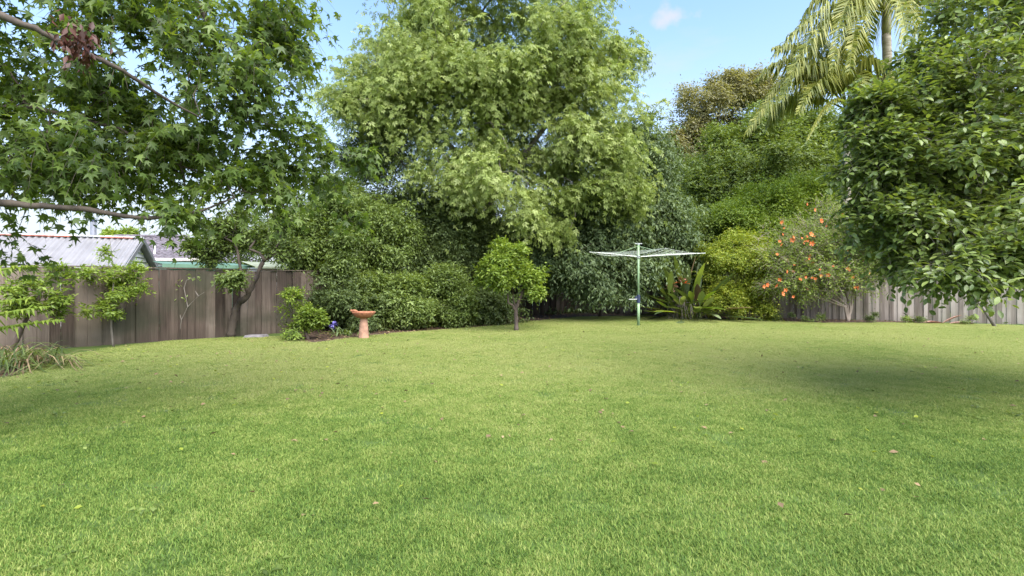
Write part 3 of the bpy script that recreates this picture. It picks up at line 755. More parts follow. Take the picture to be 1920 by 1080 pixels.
plant('camellia_bush', 'round yellow flecked bush overhanging the end of the brown fence', 'shrub', (G(585, 610)[0]-.5, 16.2), [
    (595, 440, 15.8, 60, 55, 1.0), (640, 470, 15.8, 55, 45, .9), (570, 475, 15.6, 40, 35, .7), (620, 400, 16.2, 50, 40, .9)],
    2300, 'simple', 'leaf_mid', .10, bark='bark_dark', twigs=4, per=5, twig_len=.30, droop=.35, shell=2.8, anchors=60, seed=14, bough=55)
plant('camellia_bush', 'mid green bush with pale hanging sprays under the sweetgum branch end', 'shrub', (G(690, 610)[0]-.5, 17.0), [
    (680, 420, 17, 75, 75, 1.2), (730, 470, 17.2, 60, 60, 1.1), (640, 360, 17.5, 45, 40, .9), (660, 530, 16.6, 60, 60, 1.0)],
    3600, 'simple', 'leaf_mid', .105, bark='bark_dark', twigs=4, per=5, twig_len=.34, droop=.4, shell=2.8, anchors=70, seed=15, bough=60)
for i, (px, py, Y, rx, rz, n, lab) in enumerate([
    (655, 560, 15.2, 55, 50, 1500, 'shadowy low hedge shrub behind the bird bath bowl'),
    (740, 555, 16.0, 75, 62, 2600, 'dense green hedge shrub just right of the terracotta bird bath'),
    (815, 560, 16.9, 65, 55, 2100, 'dense green hedge shrub between the bird bath and the little orange tree'),
    (890, 565, 17.9, 60, 52, 1900, 'low dark hedge shrub behind the little orange tree trunk')]):
    p = W(px, py, Y)
    plant('hedge_shrub', lab, 'shrub', (p[0], Y), [(px, py, Y, rx, rz, .95), (px-rx*.5, py+18, Y-.2, rx*.6, rz*.7, .8), (px+rx*.5, py+14, Y-.2, rx*.6, rz*.7, .8)],
          n, 'simple', 'leaf_mid' if i in (1, 2) else 'leaf_dark', .10, bark='bark_dark', twigs=4, per=5, twig_len=.28, droop=.25, shell=3, anchors=45, seed=20+i, bough=60,
          group='hedge shrubs along the bed')
# beyond the back fence
plant('gum_tree', 'tall thin brownish eucalyptus against the sky far behind the yard', 'tree', (W(1330, 0, 42)[0], 42), [
    (1345, 205, 42, 70, 40, 2.6), (1385, 165, 42, 50, 30, 2.0), (1272, 275, 42, 38, 36, 1.8), (1310, 250, 42, 40, 36, 1.6), (1345, 280, 42, 50, 40, 1.8), (1275, 350, 42, 35, 40, 1.6), (1310, 315, 42, 45, 50, 2.2), (1265, 320, 43, 25, 35, 1.5), (1300, 215, 42, 22, 18, 1.0, .7), (1420, 160, 42, 35, 22, 1.6)],
    6200, 'simple', 'leaf_gum', .24, trunk=[T((1320, 560, 42, .32), (1318, 420, 42, .26), (1325, 330, 42, .2), (1345, 240, 42, .12)), T((1325, 360, 42, .15), (1290, 310, 42, .1), (1278, 285, 42, .06))],
    bark='bark_grey', twigs=4, per=4, twig_len=.8, droop=.3, shell=2, anchors=110, rtip=.03, seed=31, gaps=(.8, -.6), first=2)
plant('wattle_tree', 'dense feathery dark green tree behind the palms beyond the fence', 'tree', (W(1440, 0, 32)[0], 32), [
    (1440, 320, 32, 95, 55, 3.2), (1350, 345, 32, 55, 70, 2.6), (1520, 300, 32, 60, 50, 2.6), (1395, 265, 32, 50, 38, 2.0), (1460, 240, 32.5, 70, 50, 2.4, .9), (1450, 400, 31, 150, 60, 2.4), (1560, 370, 32, 60, 70, 2.2), (1290, 425, 31, 40, 50, 1.8, .6)],
    9500, 'simple', 'leaf_mid', .20, bark='bark_dark', twigs=4, per=5, twig_len=.6, droop=.15, shell=3, anchors=120, rtip=.02, seed=32, spread=.9, bough=90, tone_scale=.35)
plant('bright_shrub', 'broad bright green shrub rising over the back fence left of the orange bush', 'shrub', (W(1440, 0, 24.5)[0], 24.5), [
    (1440, 395, 24.5, 85, 55, 1.7), (1500, 380, 24.5, 60, 45, 1.5), (1380, 420, 24.3, 60, 50, 1.4), (1545, 400, 24.5, 60, 60, 1.5), (1440, 470, 24, 120, 60, 1.4)],
    5200, 'simple', 'leaf_bright', .13, bark='bark_brown', twigs=4, per=5, twig_len=.45, droop=.05, shell=3, anchors=80, rtip=.01, seed=33, bough=60)
plant('bright_shrub', 'pale green shrub peeping over the hoist right of the evergreen', 'shrub', (W(1285, 0, 25)[0], 25), [
    (1285, 425, 25, 42, 35, 1.2), (1315, 455, 25, 45, 40, 1.3), (1265, 465, 25, 35, 40, 1.2), (1300, 500, 25, 60, 50, 1.2)],
    1900, 'simple', 'leaf_mid', .12, bark='bark_brown', twigs=4, per=5, twig_len=.4, droop=.1, shell=3, anchors=50, rtip=.01, seed=34)
plant('bare_tree', 'thin pale see-through tree behind the evergreen and the gum', 'tree', (W(1283, 0, 36)[0], 36), [
    (1283, 340, 36, 28, 60, 1.6), (1270, 400, 36, 30, 40, 1.5)], 500, 'simple', 'leaf_bluegreen', .22, bark='bark_pale', twigs=3, per=4, twig_len=.7, droop=.2, shell=2, anchors=60, rtip=.025, seed=35)
plant('backdrop_tree', 'dark tree mass beyond the fence behind the right hand camellia', 'tree', (W(1720, 0, 27)[0], 27), [
    (1700, 430, 27, 90, 70, 2.2), (1790, 400, 27, 100, 100, 2.4), (1900, 390, 27, 100, 110, 2.4), (1640, 400, 27, 60, 80, 2.0), (1600, 500, 26, 70, 40, 1.5), (1700, 500, 26, 80, 35, 1.5), (1800, 500, 26, 80, 35, 1.5), (1900, 500, 26, 80, 35, 1.5), (1510, 500, 25.5, 70, 40, 1.5)],
    9000, 'simple', 'leaf_mid', .18, bark='bark_dark', twigs=4, per=5, twig_len=.5, droop=.2, shell=3, anchors=80, rtip=.015, seed=36)
plant('backdrop_tree', 'low dark tree glimpsed beyond the fence behind the box elder', 'tree', (W(960, 0, 29)[0], 29), [
    (860, 470, 28, 110, 70, 2.0), (1010, 460, 29, 110, 80, 2.0), (1140, 450, 29, 110, 80, 2.0), (1240, 480, 29, 70, 60, 2.0)],
    4600, 'simple', 'leaf_dark', .18, bark='bark_dark', twigs=4, per=5, twig_len=.5, droop=.2, shell=3, anchors=70, rtip=.015, seed=37)
plant('backdrop_tree', 'pale bush beyond the brown fence behind the crooked tree', 'tree', (W(540, 0, 24)[0], 24), [
    (545, 440, 24, 60, 45, 1.6), (480, 455, 26, 70, 30, 1.6), (600, 430, 24, 60, 60, 1.6)],
    1700, 'simple', 'leaf_mid', .15, bark='bark_grey', twigs=4, per=4, twig_len=.5, droop=.2, shell=2.5, anchors=70, rtip=.013, seed=38)
plant('distant_tree', 'small rounded yellow green treetop beyond the roof beside the flue', 'tree', (W(233, 0, 60)[0], 60), [
    (233, 441, 60, 26, 9, 1.6), (240, 470, 60, 40, 25, 2)], 500, 'simple', 'leaf_bright', .4, twigs=4, per=4, twig_len=.6, droop=.1, shell=3, anchors=20, rtip=.03, seed=39)

# ------------------------------------------------------------------ palms
def frond_mesh(root_p, mid_p, tip_p, width, seed, n=96, hang=.75, lw=.046):
    r = np.random.default_rng(seed); root_p, mid_p, tip_p = (np.array(p, float) for p in (root_p, mid_p, tip_p))
    ts = np.linspace(0, 1, 26); B = lambda t: (1-t)**2*root_p+2*t*(1-t)*mid_p+t*t*tip_p
    ctrl = 2*mid_p-.5*(root_p+tip_p); B = lambda t: (1-t)**2*root_p+2*t*(1-t)*ctrl+t*t*tip_p
    mb = MB(); mb.tube([B(t) for t in ts], [.035*(1-t)+.006 for t in ts], 5)
    nr = len(mb.v)
    V, F = [], []
    for i in range(n):
        t = .16+.84*(i+r.uniform(-.3, .3))/n; t = min(max(t, 0.1), .999)
        p = B(t); tg = B(min(t+.02, 1))-B(max(t-.02, 0)); tg /= np.linalg.norm(tg)
        sd = np.cross(tg, (0, 0, 1)); sd /= np.linalg.norm(sd)+1e-6; up = np.cross(sd, tg)
        ln = width*(math.sin(PI*min(1, (t-.05)/.95)**.75)*.80+.25)*r.uniform(.6, 1.15)
        for sg in (-1, 1):
            d = sd*sg*.75+tg*(.55+r.normal()*.14)+up*(.25+r.normal()*.22); d /= np.linalg.norm(d)
            w = tg*lw
            q1 = p+d*ln*.45; q2 = p+d*ln*(.95-hang*.35)+np.array([0, 0, -ln*(.35+hang*.5+r.uniform(0, .3))])
            q1[2] -= ln*.10*hang
            b_ = len(V); V += [p-w*.6, p+w*.6, q1+w, q1-w, q2]
            F += [(b_, b_+1, b_+2), (b_, b_+2, b_+3), (b_+3, b_+2, b_+4)]
    mb.add(V, F)
    me = bpy.data.meshes.new('frond'); me.from_pydata(mb.v, [], mb.f); me.update()
    rv = np.concatenate([np.full(nr, .55), np.repeat(r.uniform(0, 1, len(V)//5), 5)])
    tn = float(r.uniform(0.3, 1.0))
    for nm, arr in (('rnd', rv), ('tone', np.full(len(rv), tn))):
        a = me.attributes.new(nm, 'FLOAT', 'POINT'); a.data.foreach_set('value', arr.astype(np.float32))
    return me
def palm(label, px, Y, crown_py, base_r, fronds, seed):
    X = (px-960)/FPX*Y; root = thing('palm_tree', label, 'palm tree', (X, Y, 0), group='palms beyond the back fence')
    top = W(px, crown_py, Y); top[0] = 0; top[1] = 0
    h = top[2]; mb = MB(); n = 40
    mb.tube([(0.04*math.sin(i*.4), 0, h*i/n*.93) for i in range(n+1)], [base_r*(1.25-.35*min(1, i/8))*(1+.05*(i % 2)) for i in range(n+1)], 12)
    mb.build('trunk', M['palm_trunk'], root, smooth=True)
    MB().tube([(0, 0, h*.93-.1), (0, 0, h*.95+.3), (0, 0, h+.2), (0, 0, h+.5)], [base_r*.9, base_r*1.0, base_r*.75, base_r*.35], 12).build('crownshaft', M['palm_shaft'], root, smooth=True)
    for k, (mx, my, tx, ty, dy, wd) in enumerate(fronds):
        mp = W(mx, my, Y+dy*.5); tp = W(tx, ty, Y+dy)
        o = np.array([X, Y, 0])
        me = frond_mesh((0, 0, h+.05), mp-o, tp-o, wd, seed*100+k, hang=(.75, .35, .55)[k % 3])
        link('frond', me, M['leaf_palm'], root)
M['palm_shaft'] = plain_mat('palm_shaft', (0.27, 0.25, 0.14), 0.5, 0, .2, 4)
palm('taller palm whose crown touches the top of the picture', 1662, 22.0, 25, .19, [
    (1565, 10, 1452, 105, -1, 1.25), (1550, 40, 1465, 190, -2, 1.2), (1580, -30, 1500, 45, 1, 1.2), (1600, -10, 1560, 130, -2.4, 1.2), (1620, 0, 1592, 140, -2.2, 1.1),
    (1640, -70, 1600, -80, 1.5, 1.1), (1690, -70, 1740, -60, -1, 1.1), (1720, -30, 1800, 60, 0, 1.2), (1700, 0, 1750, 130, 1.5, 1.1), (1640, -10, 1625, 130, 2.6, 1.1), (1685, 0, 1710, 150, -2, 1.0),
    (1570, -60, 1480, -20, 2, 1.2), (1575, 25, 1500, 150, 1.5, 1.2), (1610, 20, 1560, 170, .5, 1.1)], 4)
palm('shorter palm with arching yellow green fronds left of the camellia', 1588, 22.8, 208, .20, [
    (1500, 150, 1400, 250, -1.6, 1.25), (1500, 120, 1420, 150, 0, 1.2), (1540, 110, 1450, 90, 1.5, 1.2), (1490, 185, 1440, 240, 1.2, 1.15), (1560, 190, 1512, 265, -2.4, .3),
    (1600, 100, 1600, 60, -1.5, 1.1), (1630, 120, 1690, 170, -1.5, 1.1), (1640, 150, 1700, 260, 1, 1.1), (1560, 100, 1520, 80, 2.5, 1.1), (1610, 140, 1650, 240, -2.2, 1.0), (1545, 150, 1495, 215, -2.6, 1.0),
    (1520, 130, 1430, 195, -1, 1.2), (1550, 130, 1480, 140, -2, 1.1)], 5)

# ------------------------------------------------------------------ shrubs inside the back fence
plant('duranta_shrub', 'yellow green shrub between the bird of paradise plant and orange bush', 'shrub', (W(1395, 0, 20)[0], 20), [
    (1395, 470, 20, 58, 38, 1.0), (1350, 500, 20, 35, 45, .8), (1420, 520, 19.8, 35, 50, .8), (1360, 560, 19.6, 35, 30, .6, .8), (1430, 570, 19.4, 25, 28, .5, .8)],
    2700, 'simple', 'leaf_yellow', .085, bark='bark_brown', twigs=4, per=5, twig_len=.34, droop=.25, shell=2.8, anchors=70, rtip=.006, seed=41)
hb = G(1590, 603)
def hibiscus():
    r = np.random.default_rng(43)
    root = plant('hibiscus_bush', 'twiggy bush with orange flowers in front of the grey fence', 'shrub', (hb[0], hb[1]), [
        (1550, 440, 19.2, 90, 60, 1.3), (1520, 490, 18.8, 85, 55, 1.2), (1600, 480, 18.8, 60, 70, 1.1), (1480, 530, 18.6, 55, 35, .8, .6), (1635, 500, 18.4, 40, 60, .8, .9), (1450, 480, 18.8, 40, 50, .8, .7), (1590, 545, 18.3, 50, 30, .8, .5)],
        3200, 'simple', 'leaf_bright', .085, trunk=[[tuple(hb[:2])+(-.03, .05), tuple(W(1592+dx*.12, 575, hb[1]-.1))+(.035,), tuple(W(1560+dx, 530+abs(dx)*.2, hb[1]+dy*.4))+(.022,), tuple(W(1555+dx*2, 480, hb[1]+dy))+(.012,)]
            for dx, dy in ((-45, -.4), (-15, .3), (20, .5), (40, -.2), (-70, .2))],
        bark='bark_tan', twigs=3, per=5, twig_len=.42, droop=.1, shell=1.8, anchors=280, rtip=.0055, seed=42, twig_mesh=True, twig_r=.0035, wob=.14, rmax=.03)
    F = []
    spots = [(1511,383),(1463,416),(1526,393),(1539,415),(1519,440),(1523,456),(1463,458),(1488,445),(1597,465),(1516,480),(1522,492),(1587,502),(1601,508),(1629,512),(1464,524),(1510,512),(1552,515),(1433,537),(1453,535),
             (1467,551),(1475,544),(1598,520),(1607,540),(1595,402),(1476,509),(1486,450),(1540,412),(1440,534),(1499,524),(1485,556),(1604,538)]
    prot = []
    for v in range(3):
        vs, fs = [(0, 0, 0)], []
        for k in range(5):
            a0 = 2*PI*k/5; 
            for da, rr, z in ((-.5, .6, .35), (-.28, 1, .5), (.28, 1.0, .42+.1*v), (.5, .6, .35)): vs.append((rr*math.cos(a0+da), rr*math.sin(a0+da), z))
            b_ = 1+4*k; fs += [(0, b_, b_+1), (0, b_+1, b_+2), (0, b_+2, b_+3)]
        b_ = len(vs); vs += [(.06, 0, 0), (-.05, .05, 0), (-.05, -.05, 0), (.03, 0, .95), (-.03, .03, .95), (-.03, -.03, .95)]
        fs += [(b_, b_+1, b_+4, b_+3), (b_+1, b_+2, b_+5, b_+4), (b_+2, b_, b_+3, b_+5)]
        me = bpy.data.meshes.new('flower'); me.from_pydata(vs, [], fs); me.materials.append(M['orange']); prot.append(me)
    for _ in range(34):
        a = r.uniform(0, 6.28); q = r.uniform(.2, 1)**.6; spots.append((1550+98*q*math.cos(a), 470+80*q*math.sin(a)))
    for k, (x, y) in enumerate(spots):
        p = W(x+r.uniform(-2, 2), y, 17.9+r.uniform(-.3, .5)); o = bpy.data.objects.new('flower', prot[k % 3]); COL.objects.link(o); o.parent = root
        o.location = (p[0]-hb[0], p[1]-hb[1], p[2]); s = r.uniform(.05, .095) if k < 31 else r.uniform(.03, .06); o.scale = (s, s, s)
        o.rotation_euler = (PI/2+r.uniform(-.6, .6), 0, r.uniform(-.8, .8))
hibiscus()

def strap_blade(mb, p0, d, ln, w, sag, up, n=6, fold=.3, stalk=0.0):
    """an arching leaf blade, wider in its outer part when it has a stalk"""
    d = np.array(d, float); d /= np.linalg.norm(d); sd = np.cross(d, (0, 0, 1)); sd /= np.linalg.norm(sd)+1e-6
    vs, fs = [], []
    for i in range(n+1):
        t = i/n; p = np.array(p0)+d*ln*t+np.array([0, 0, up*ln*t-sag*ln*t*t])
        ww = w*(math.sin(PI*min(1, t*.9+.08))**.6) if stalk == 0 else (w*.12 if t < stalk else w*max(.05, math.sin(PI*((t-stalk)/(1-stalk)*.93+.05)))**.7)
        vs += [p-sd*ww, p+np.array([0, 0, -ww*fold]), p+sd*ww]
    for i in range(n): b_ = 3*i; fs += [(b_, b_+1, b_+4, b_+3), (b_+1, b_+2, b_+5, b_+4)]
    mb.add(vs, fs)
def strelitzia():
    r = np.random.default_rng(61); c = W(1290, 600, 20.3); c[2] = 0
    root = thing('bird_of_paradise_plant', 'big clump of long paddle leaves with dry pink flower heads by the hoist', 'plant', tuple(c))
    for k in range(120):
        a = r.uniform(0, 2*PI); el = r.uniform(.15, 1.35) if k % 3 else r.uniform(.0, .6)
        d = np.array([math.cos(a)*math.cos(el), math.sin(a)*math.cos(el)*.8, math.sin(el)]); ln = r.uniform(1.7, 3.0)
        mb = MB(); strap_blade(mb, (r.normal()*.35, r.normal()*.25, .02), d, ln, r.uniform(.085, .15), r.uniform(.05, .35), 0.1, 9, .35, stalk=.45)
        mb.v = [(x, y, max(z, .02)) for x, y, z in mb.v]
        mb.build('leaf', (M['oleaf_bluegreen'], M['oleaf_mid'], M['oleaf_bluegreen'], M['oleaf_bright'], M['oleaf_dark'], M['oleaf_bluegreen'], M['oleaf_dry'])[k % 7], root, smooth=True)
    for k in range(26):                           # dead drooping stalks round the foot
        a = r.uniform(PI, 2*PI); mb = MB(); d = np.array([math.cos(a)*1.3, math.sin(a), 0]); ln = r.uniform(.4, .9)
        q = [np.array([r.normal()*.3, -.1, r.uniform(.5, 1.0)])]; q += [q[0]+d*ln*.5+np.array([0, 0, .02]), ]; q.append(np.array([q[1][0]+d[0]*ln*.2, q[1][1]+d[1]*ln*.2, .04]))
        mb.tube(q, [.014, .012, .007], 4); mb.build('dead_stalk', M['bark_grey'], root)
    for k, (x, y) in enumerate([(1263, 532), (1257, 540), (1277, 528), (1284, 531), (1281, 523), (1262, 548), (1310, 556), (1268, 538)]):
        p = W(x, y, 19.7)-c; mb = MB()
        for j in range(5):
            strap_blade(mb, p, (r.normal(), r.normal()*.6, r.uniform(-.3, .9)), r.uniform(.14, .28), .035, .2, .1, 3, .4)
        mb.build('flower', M['spathe'] if k % 3 else M['orange'], root)
strelitzia()
# low dark strappy clumps under the evergreen
def strappy(name, label, cat, c, n, ln, w, mat, seed, spread=.25, up=(.5, 1.3), sag=(.4, .9), group=None, part='leaf'):
    r = np.random.default_rng(seed); root = thing(name, label, cat, (c[0], c[1], 0), group)
    for k in range(n):
        a = r.uniform(0, 2*PI); el = r.uniform(*up); d = (math.cos(a)*math.cos(el), math.sin(a)*math.cos(el), math.sin(el))
        mb = MB(); strap_blade(mb, (r.normal()*spread, r.normal()*spread*.6, .02), d, ln*r.uniform(.6, 1.15), w*r.uniform(.7, 1.2), r.uniform(*sag), 0, 5)
        mb.v = [(x, y, max(z, .015)) for x, y, z in mb.v]
        mb.build(part, mat if not isinstance(mat, (list, tuple)) else mat[k % len(mat)], root, smooth=True)
    return root
for k, (x, y, lab) in enumerate([(1035, 590, 'dark clivia clump furthest left under the evergreen'), (1068, 588, 'dark clivia clump at the fence corner between two others'), (1105, 588, 'dark clivia clump nearest the hoist pole')]):
    strappy('clivia_plant', lab, 'plant', G(x, y), 46, .75, .028, [M['oleaf_dark'], M['oleaf_bluegreen']], 70+k, .35, group='clivias under the evergreen')
# agapanthus beside the bird bath
def agapanthus():
    c = G(640, 630); root = strappy('agapanthus_plant', 'strappy agapanthus with one violet flower head beside the bird bath', 'plant', c, 42, .55, .018, [M['oleaf_mid'], M['oleaf_bluegreen']], 80, .16)
    r = np.random.default_rng(81); p = W(625, 609, c[1]-.15)-c
    MB().tube([(0, 0, 0), (p[0]*.6, p[1]*.5, p[2]*.55), tuple(p)], .007, 5).build('stalk', M['stalk'], root)
    mb = MB()
    for k in range(34):
        d = r.normal(size=3); d /= np.linalg.norm(d); strap_blade(mb, p+d*.02, d, .10, .015, .2, .1, 3)
    mb.build('flower_head', M['violet'], root)
agapanthus()
# little orange tree
ob = G(968, 620)
plant('orange_tree', 'small round topped citrus tree standing alone on the lawn', 'tree', (ob[0], ob[1]), [
    (950, 505, 15.3, 50, 36, .85), (925, 520, 15.2, 34, 26, .6), (985, 525, 15.2, 30, 28, .6), (960, 480, 15.4, 40, 22, .6), (905, 490, 15.4, 22, 20, .4, .7), (995, 500, 15.4, 22, 18, .4, .7)],
    950, 'simple', 'leaf_bright', .105, trunk=[T((968, 621, 15.3, .075), (968, 600, 15.3, .062), (967, 580, 15.3, .060), (974, 562, 15.3, .048), (980, 545, 15.3, .035)),
        T((967, 583, 15.3, .045), (961, 572, 15.25, .032), (953, 568, 15.2, .025), (952, 550, 15.2, .02)), T((968, 578, 15.3, .03), (962, 560, 15.35, .02), (962, 545, 15.35, .015))],
    bark='bark_brown', twigs=4, per=6, twig_len=.22, droop=.15, shell=2.3, anchors=60, rtip=.004, seed=45, first=4, rmax=.02, spread=1.1)

# ------------------------------------------------------------------ along the left fence
ct = G(432, 630)
plant('crooked_tree', 'small crooked tree leaning against the brown fence with bare gnarled forks', 'tree', (ct[0], 13.5), [
    (400, 445, 13.3, 45, 30, .7), (450, 425, 13.4, 55, 28, .8), (520, 430, 13.5, 40, 35, .8), (385, 470, 13.2, 32, 22, .5, .8), (535, 465, 13.5, 28, 25, .5, .7), (448, 520, 13.0, 28, 20, .35, .8), (425, 583, 13.0, 14, 10, .2, .7), (480, 520, 13.1, 25, 18, .3, .4)],
    620, 'simple', 'leaf_mid', .105, trunk=[T((433, 632, 13.5, .11), (437, 605, 13.5, .095), (442, 580, 13.45, .085), (450, 568, 13.4, .08), (466, 553, 13.35, .075), (474, 533, 13.3, .065), (484, 512, 13.3, .06), (495, 487, 13.3, .05)),
        T((495, 488, 13.3, .045), (487, 474, 13.3, .038), (466, 467, 13.2, .03), (478, 452, 13.3, .022)), T((494, 490, 13.3, .04), (515, 470, 13.3, .03), (527, 448, 13.4, .022), (520, 430, 13.4, .015)),
        T((466, 553, 13.35, .05), (452, 510, 13.3, .04), (445, 470, 13.3, .032), (440, 455, 13.2, .025), (421, 446, 13.2, .018)), T((497, 488, 13.3, .03), (530, 468, 13.4, .02), (555, 462, 13.5, .012))],
    bark='bark_dark', twigs=4, per=5, twig_len=.25, droop=.25, shell=2.0, anchors=70, rtip=.004, seed=46, first=6, rmax=.02, twig_mesh=True, twig_r=.0025)
sp_ = G(212, 650)
plant('lemon_sapling', 'slim young tree in front of the brown fence with thin bare stem', 'tree', (sp_[0], sp_[1]), [
    (215, 535, 11.4, 45, 35, .5), (190, 520, 11.3, 28, 25, .35), (245, 520, 11.4, 28, 25, .35), (200, 575, 11.3, 32, 16, .35), (160, 577, 11.1, 28, 9, .25, .8), (210, 465, 11.5, 9, 22, .15, .5), (262, 488, 11.5, 14, 16, .2, .5)],
    230, 'simple', 'leaf_bright', .085, trunk=[T((212, 651, 11.36, .022), (208, 610, 11.36, .02), (209, 575, 11.36, .018), (213, 530, 11.4, .014), (210, 480, 11.5, .008), (206, 450, 11.5, .005))],
    bark='bark_grey', twigs=4, per=4, twig_len=.17, droop=.12, shell=2, anchors=60, rtip=.0022, seed=47, first=2, rmax=.012)
lb = G(75, 655)
plant('lime_bush', 'light lime green bush at the far left before the brown fence', 'shrub', (lb[0], 10.2), [
    (70, 560, 10.1, 40, 32, .5), (40, 550, 10, 28, 28, .4), (105, 525, 10.2, 22, 18, .3, .7), (30, 520, 10.1, 16, 14, .25, .6), (90, 590, 10.1, 35, 16, .4, .6), (125, 572, 10.2, 18, 7, .2, .6)],
    150, 'simple', 'leaf_bright', .10, bark='bark_brown', twigs=4, per=4, twig_len=.2, droop=.05, shell=2, anchors=50, rtip=.0028, seed=48, twig_mesh=True, twig_r=.0018, wob=.05)
sb = G(565, 640)
plant('young_shrub', 'loose light green shrub at the bed corner left of the violet flower', 'shrub', (sb[0], 12.9), [
    (565, 590, 12.9, 34, 38, .5), (545, 560, 12.9, 18, 20, .25, .8), (590, 600, 12.8, 22, 22, .35, .8), (525, 582, 12.9, 18, 7, .2, .6), (560, 620, 12.7, 32, 14, .4, .8)],
    260, 'simple', 'leaf_bright', .09, bark='bark_brown', twigs=4, per=5, twig_len=.2, droop=.15, shell=2, anchors=60, rtip=.0028, seed=49, twig_mesh=True, twig_r=.0018)
# dry climbing stem
p = G(345, 638)
def dry_stem():
    root = thing('dry_climber', 'dry branching stem against the brown fence with a few pale leaves', 'plant', (p[0], 12.7, 0)); o = np.array([p[0], 12.7, 0]); r = np.random.default_rng(3)
    mb = MB()
    for q in ([(335, 640), (340, 600), (352, 575), (372, 555), (383, 548)], [(352, 575), (345, 540), (350, 525), (365, 520)], [(340, 600), (330, 560), (328, 535)], [(372, 555), (366, 546)]):
        mb.tube([W(x, y, 12.7)-o for x, y in q], [.012-.002*i for i in range(len(q))], 5)
    mb.build('stem', M['bark_grey'], root)
    P, D, N, S = [], [], [], []
    for x, y, k in ((328, 535, 14), (357, 520, 12), (370, 522, 8), (342, 562, 5), (325, 540, 6)):
        for _ in range(k): P.append(W(x+r.normal()*5, y+r.normal()*4, 12.65)-o)
    P = np.array(P); n = len(P)
    link('foliage', leaf_mesh('foliage', 'simple', P, r.normal(size=P.shape)+np.array([0, 0, -.4]), r.normal(size=P.shape)+np.array([0, -1, .5]), np.full(n, .08), r.uniform(.5, 1, n), r.uniform(.5, 1, n)), M['leaf_mid'], root)
dry_stem()
# strappy grass mound at the left edge
c = G(35, 690)
strappy('ornamental_grass', 'straw and green strappy grass mound spilling onto the lawn edge', 'plant', c, 300, 1.35, .009, [M['oleaf_mid'], M['oleaf_dry'], M['oleaf_dark'], M['oleaf_mid']], 90, .34, up=(.35, 1.2), sag=(.6, 1.1), part='blade')
strappy('ornamental_grass', 'second strappy grass mound tight behind at the fence foot', 'plant', c+np.array([-1.1, .8, 0]), 160, .9, .009, [M['oleaf_mid'], M['oleaf_dry']], 91, .4, up=(.35, 1.2), sag=(.6, 1.1), part='blade')
# cycad fronds reaching in at the left edge
def cycad():
    c = np.array([-5.6, 4.0, 0]); root = thing('cycad_plant', 'yellow green cycad fronds poking in at the left edge', 'plant', tuple(c))
    MB().tube([(0, 0, -.02), (0, 0, .3), (0, 0, .55)], [.2, .22, .14], 12).build('trunk', M['bark_brown'], root)
    tips = [(72, 500, 4.6, .25), (95, 575, 4.5, .12), (120, 600, 4.6, 0.1), (40, 540, 4.0, .2), (60, 560, 4.2, .15)]
    for k in range(18):
        r = np.random.default_rng(300+k)
        if k < 5: x, y, Y, lift = tips[k]; tp = W(x, y, Y)-c
        else:
            a = r.uniform(0, 2*PI); tp = np.array([math.cos(a)*1.1, math.sin(a)*1.1, r.uniform(.6, 1.3)]); lift = .25
            if c[0]+tp[0] > -4.8 and c[1]+tp[1] > 3: tp *= .7
        mid = (np.array([0, 0, .55])+tp)/2+np.array([0, 0, lift])
        me = frond_mesh((0, 0, .55), mid, tp, .26, 400+k, 44, hang=.1, lw=.011); 
        V = np.array([v.co for v in me.vertices]); link('frond', me, M['leaf_bright'], root)
cycad()

# ------------------------------------------------------------------ bird bath
def bird_bath():
    c = G(682, 634); root = thing('bird_bath', 'terracotta bird bath with round bowl on a tapered pedestal at lawn edge', 'bird bath', (c[0], c[1], 0))
    prof = [(0, 0), (.135, 0), (.135, .03), (.128, .05), (.115, .25), (.10, .42), (.092, .50), (.10, .52), (0, .52)]
    MB().lathe(prof, 32).build('pedestal', M['terracotta_pale'], root, smooth=False)
    bowl = [(0, .521), (.10, .521), (.16, .535), (.23, .575), (.275, .625), (.295, .665), (.30, .68), (.292, .688), (.28, .68), (.255, .635), (.20, .60), (.10, .585), (0, .583)]
    MB().lathe(bowl, 40).build('bowl', M['terracotta'], root, smooth=True)
    # small bird moulded on the rim: body, head, beak, tail
    b = MB(); n = 12
    body = [(-.33, .705, .004), (-.30, .715, .022), (-.26, .725, .034), (-.21, .722, .036), (-.17, .712, .026), (-.13, .700, .014), (-.09, .692, .006)]
    b.tube([(x, -.05, z-.012) for x, z, _ in body], [q for *_, q in body], n)
    b.tube([(-.345, -.05, .735-.015), (-.325, -.05, .738-.015), (-.300, -.05, .742-.015), (-.28, -.05, .735-.015)], [.003, .018, .022, .012], n)
    b.build('bird_ornament', M['terracotta'], root, smooth=True)
bird_bath()

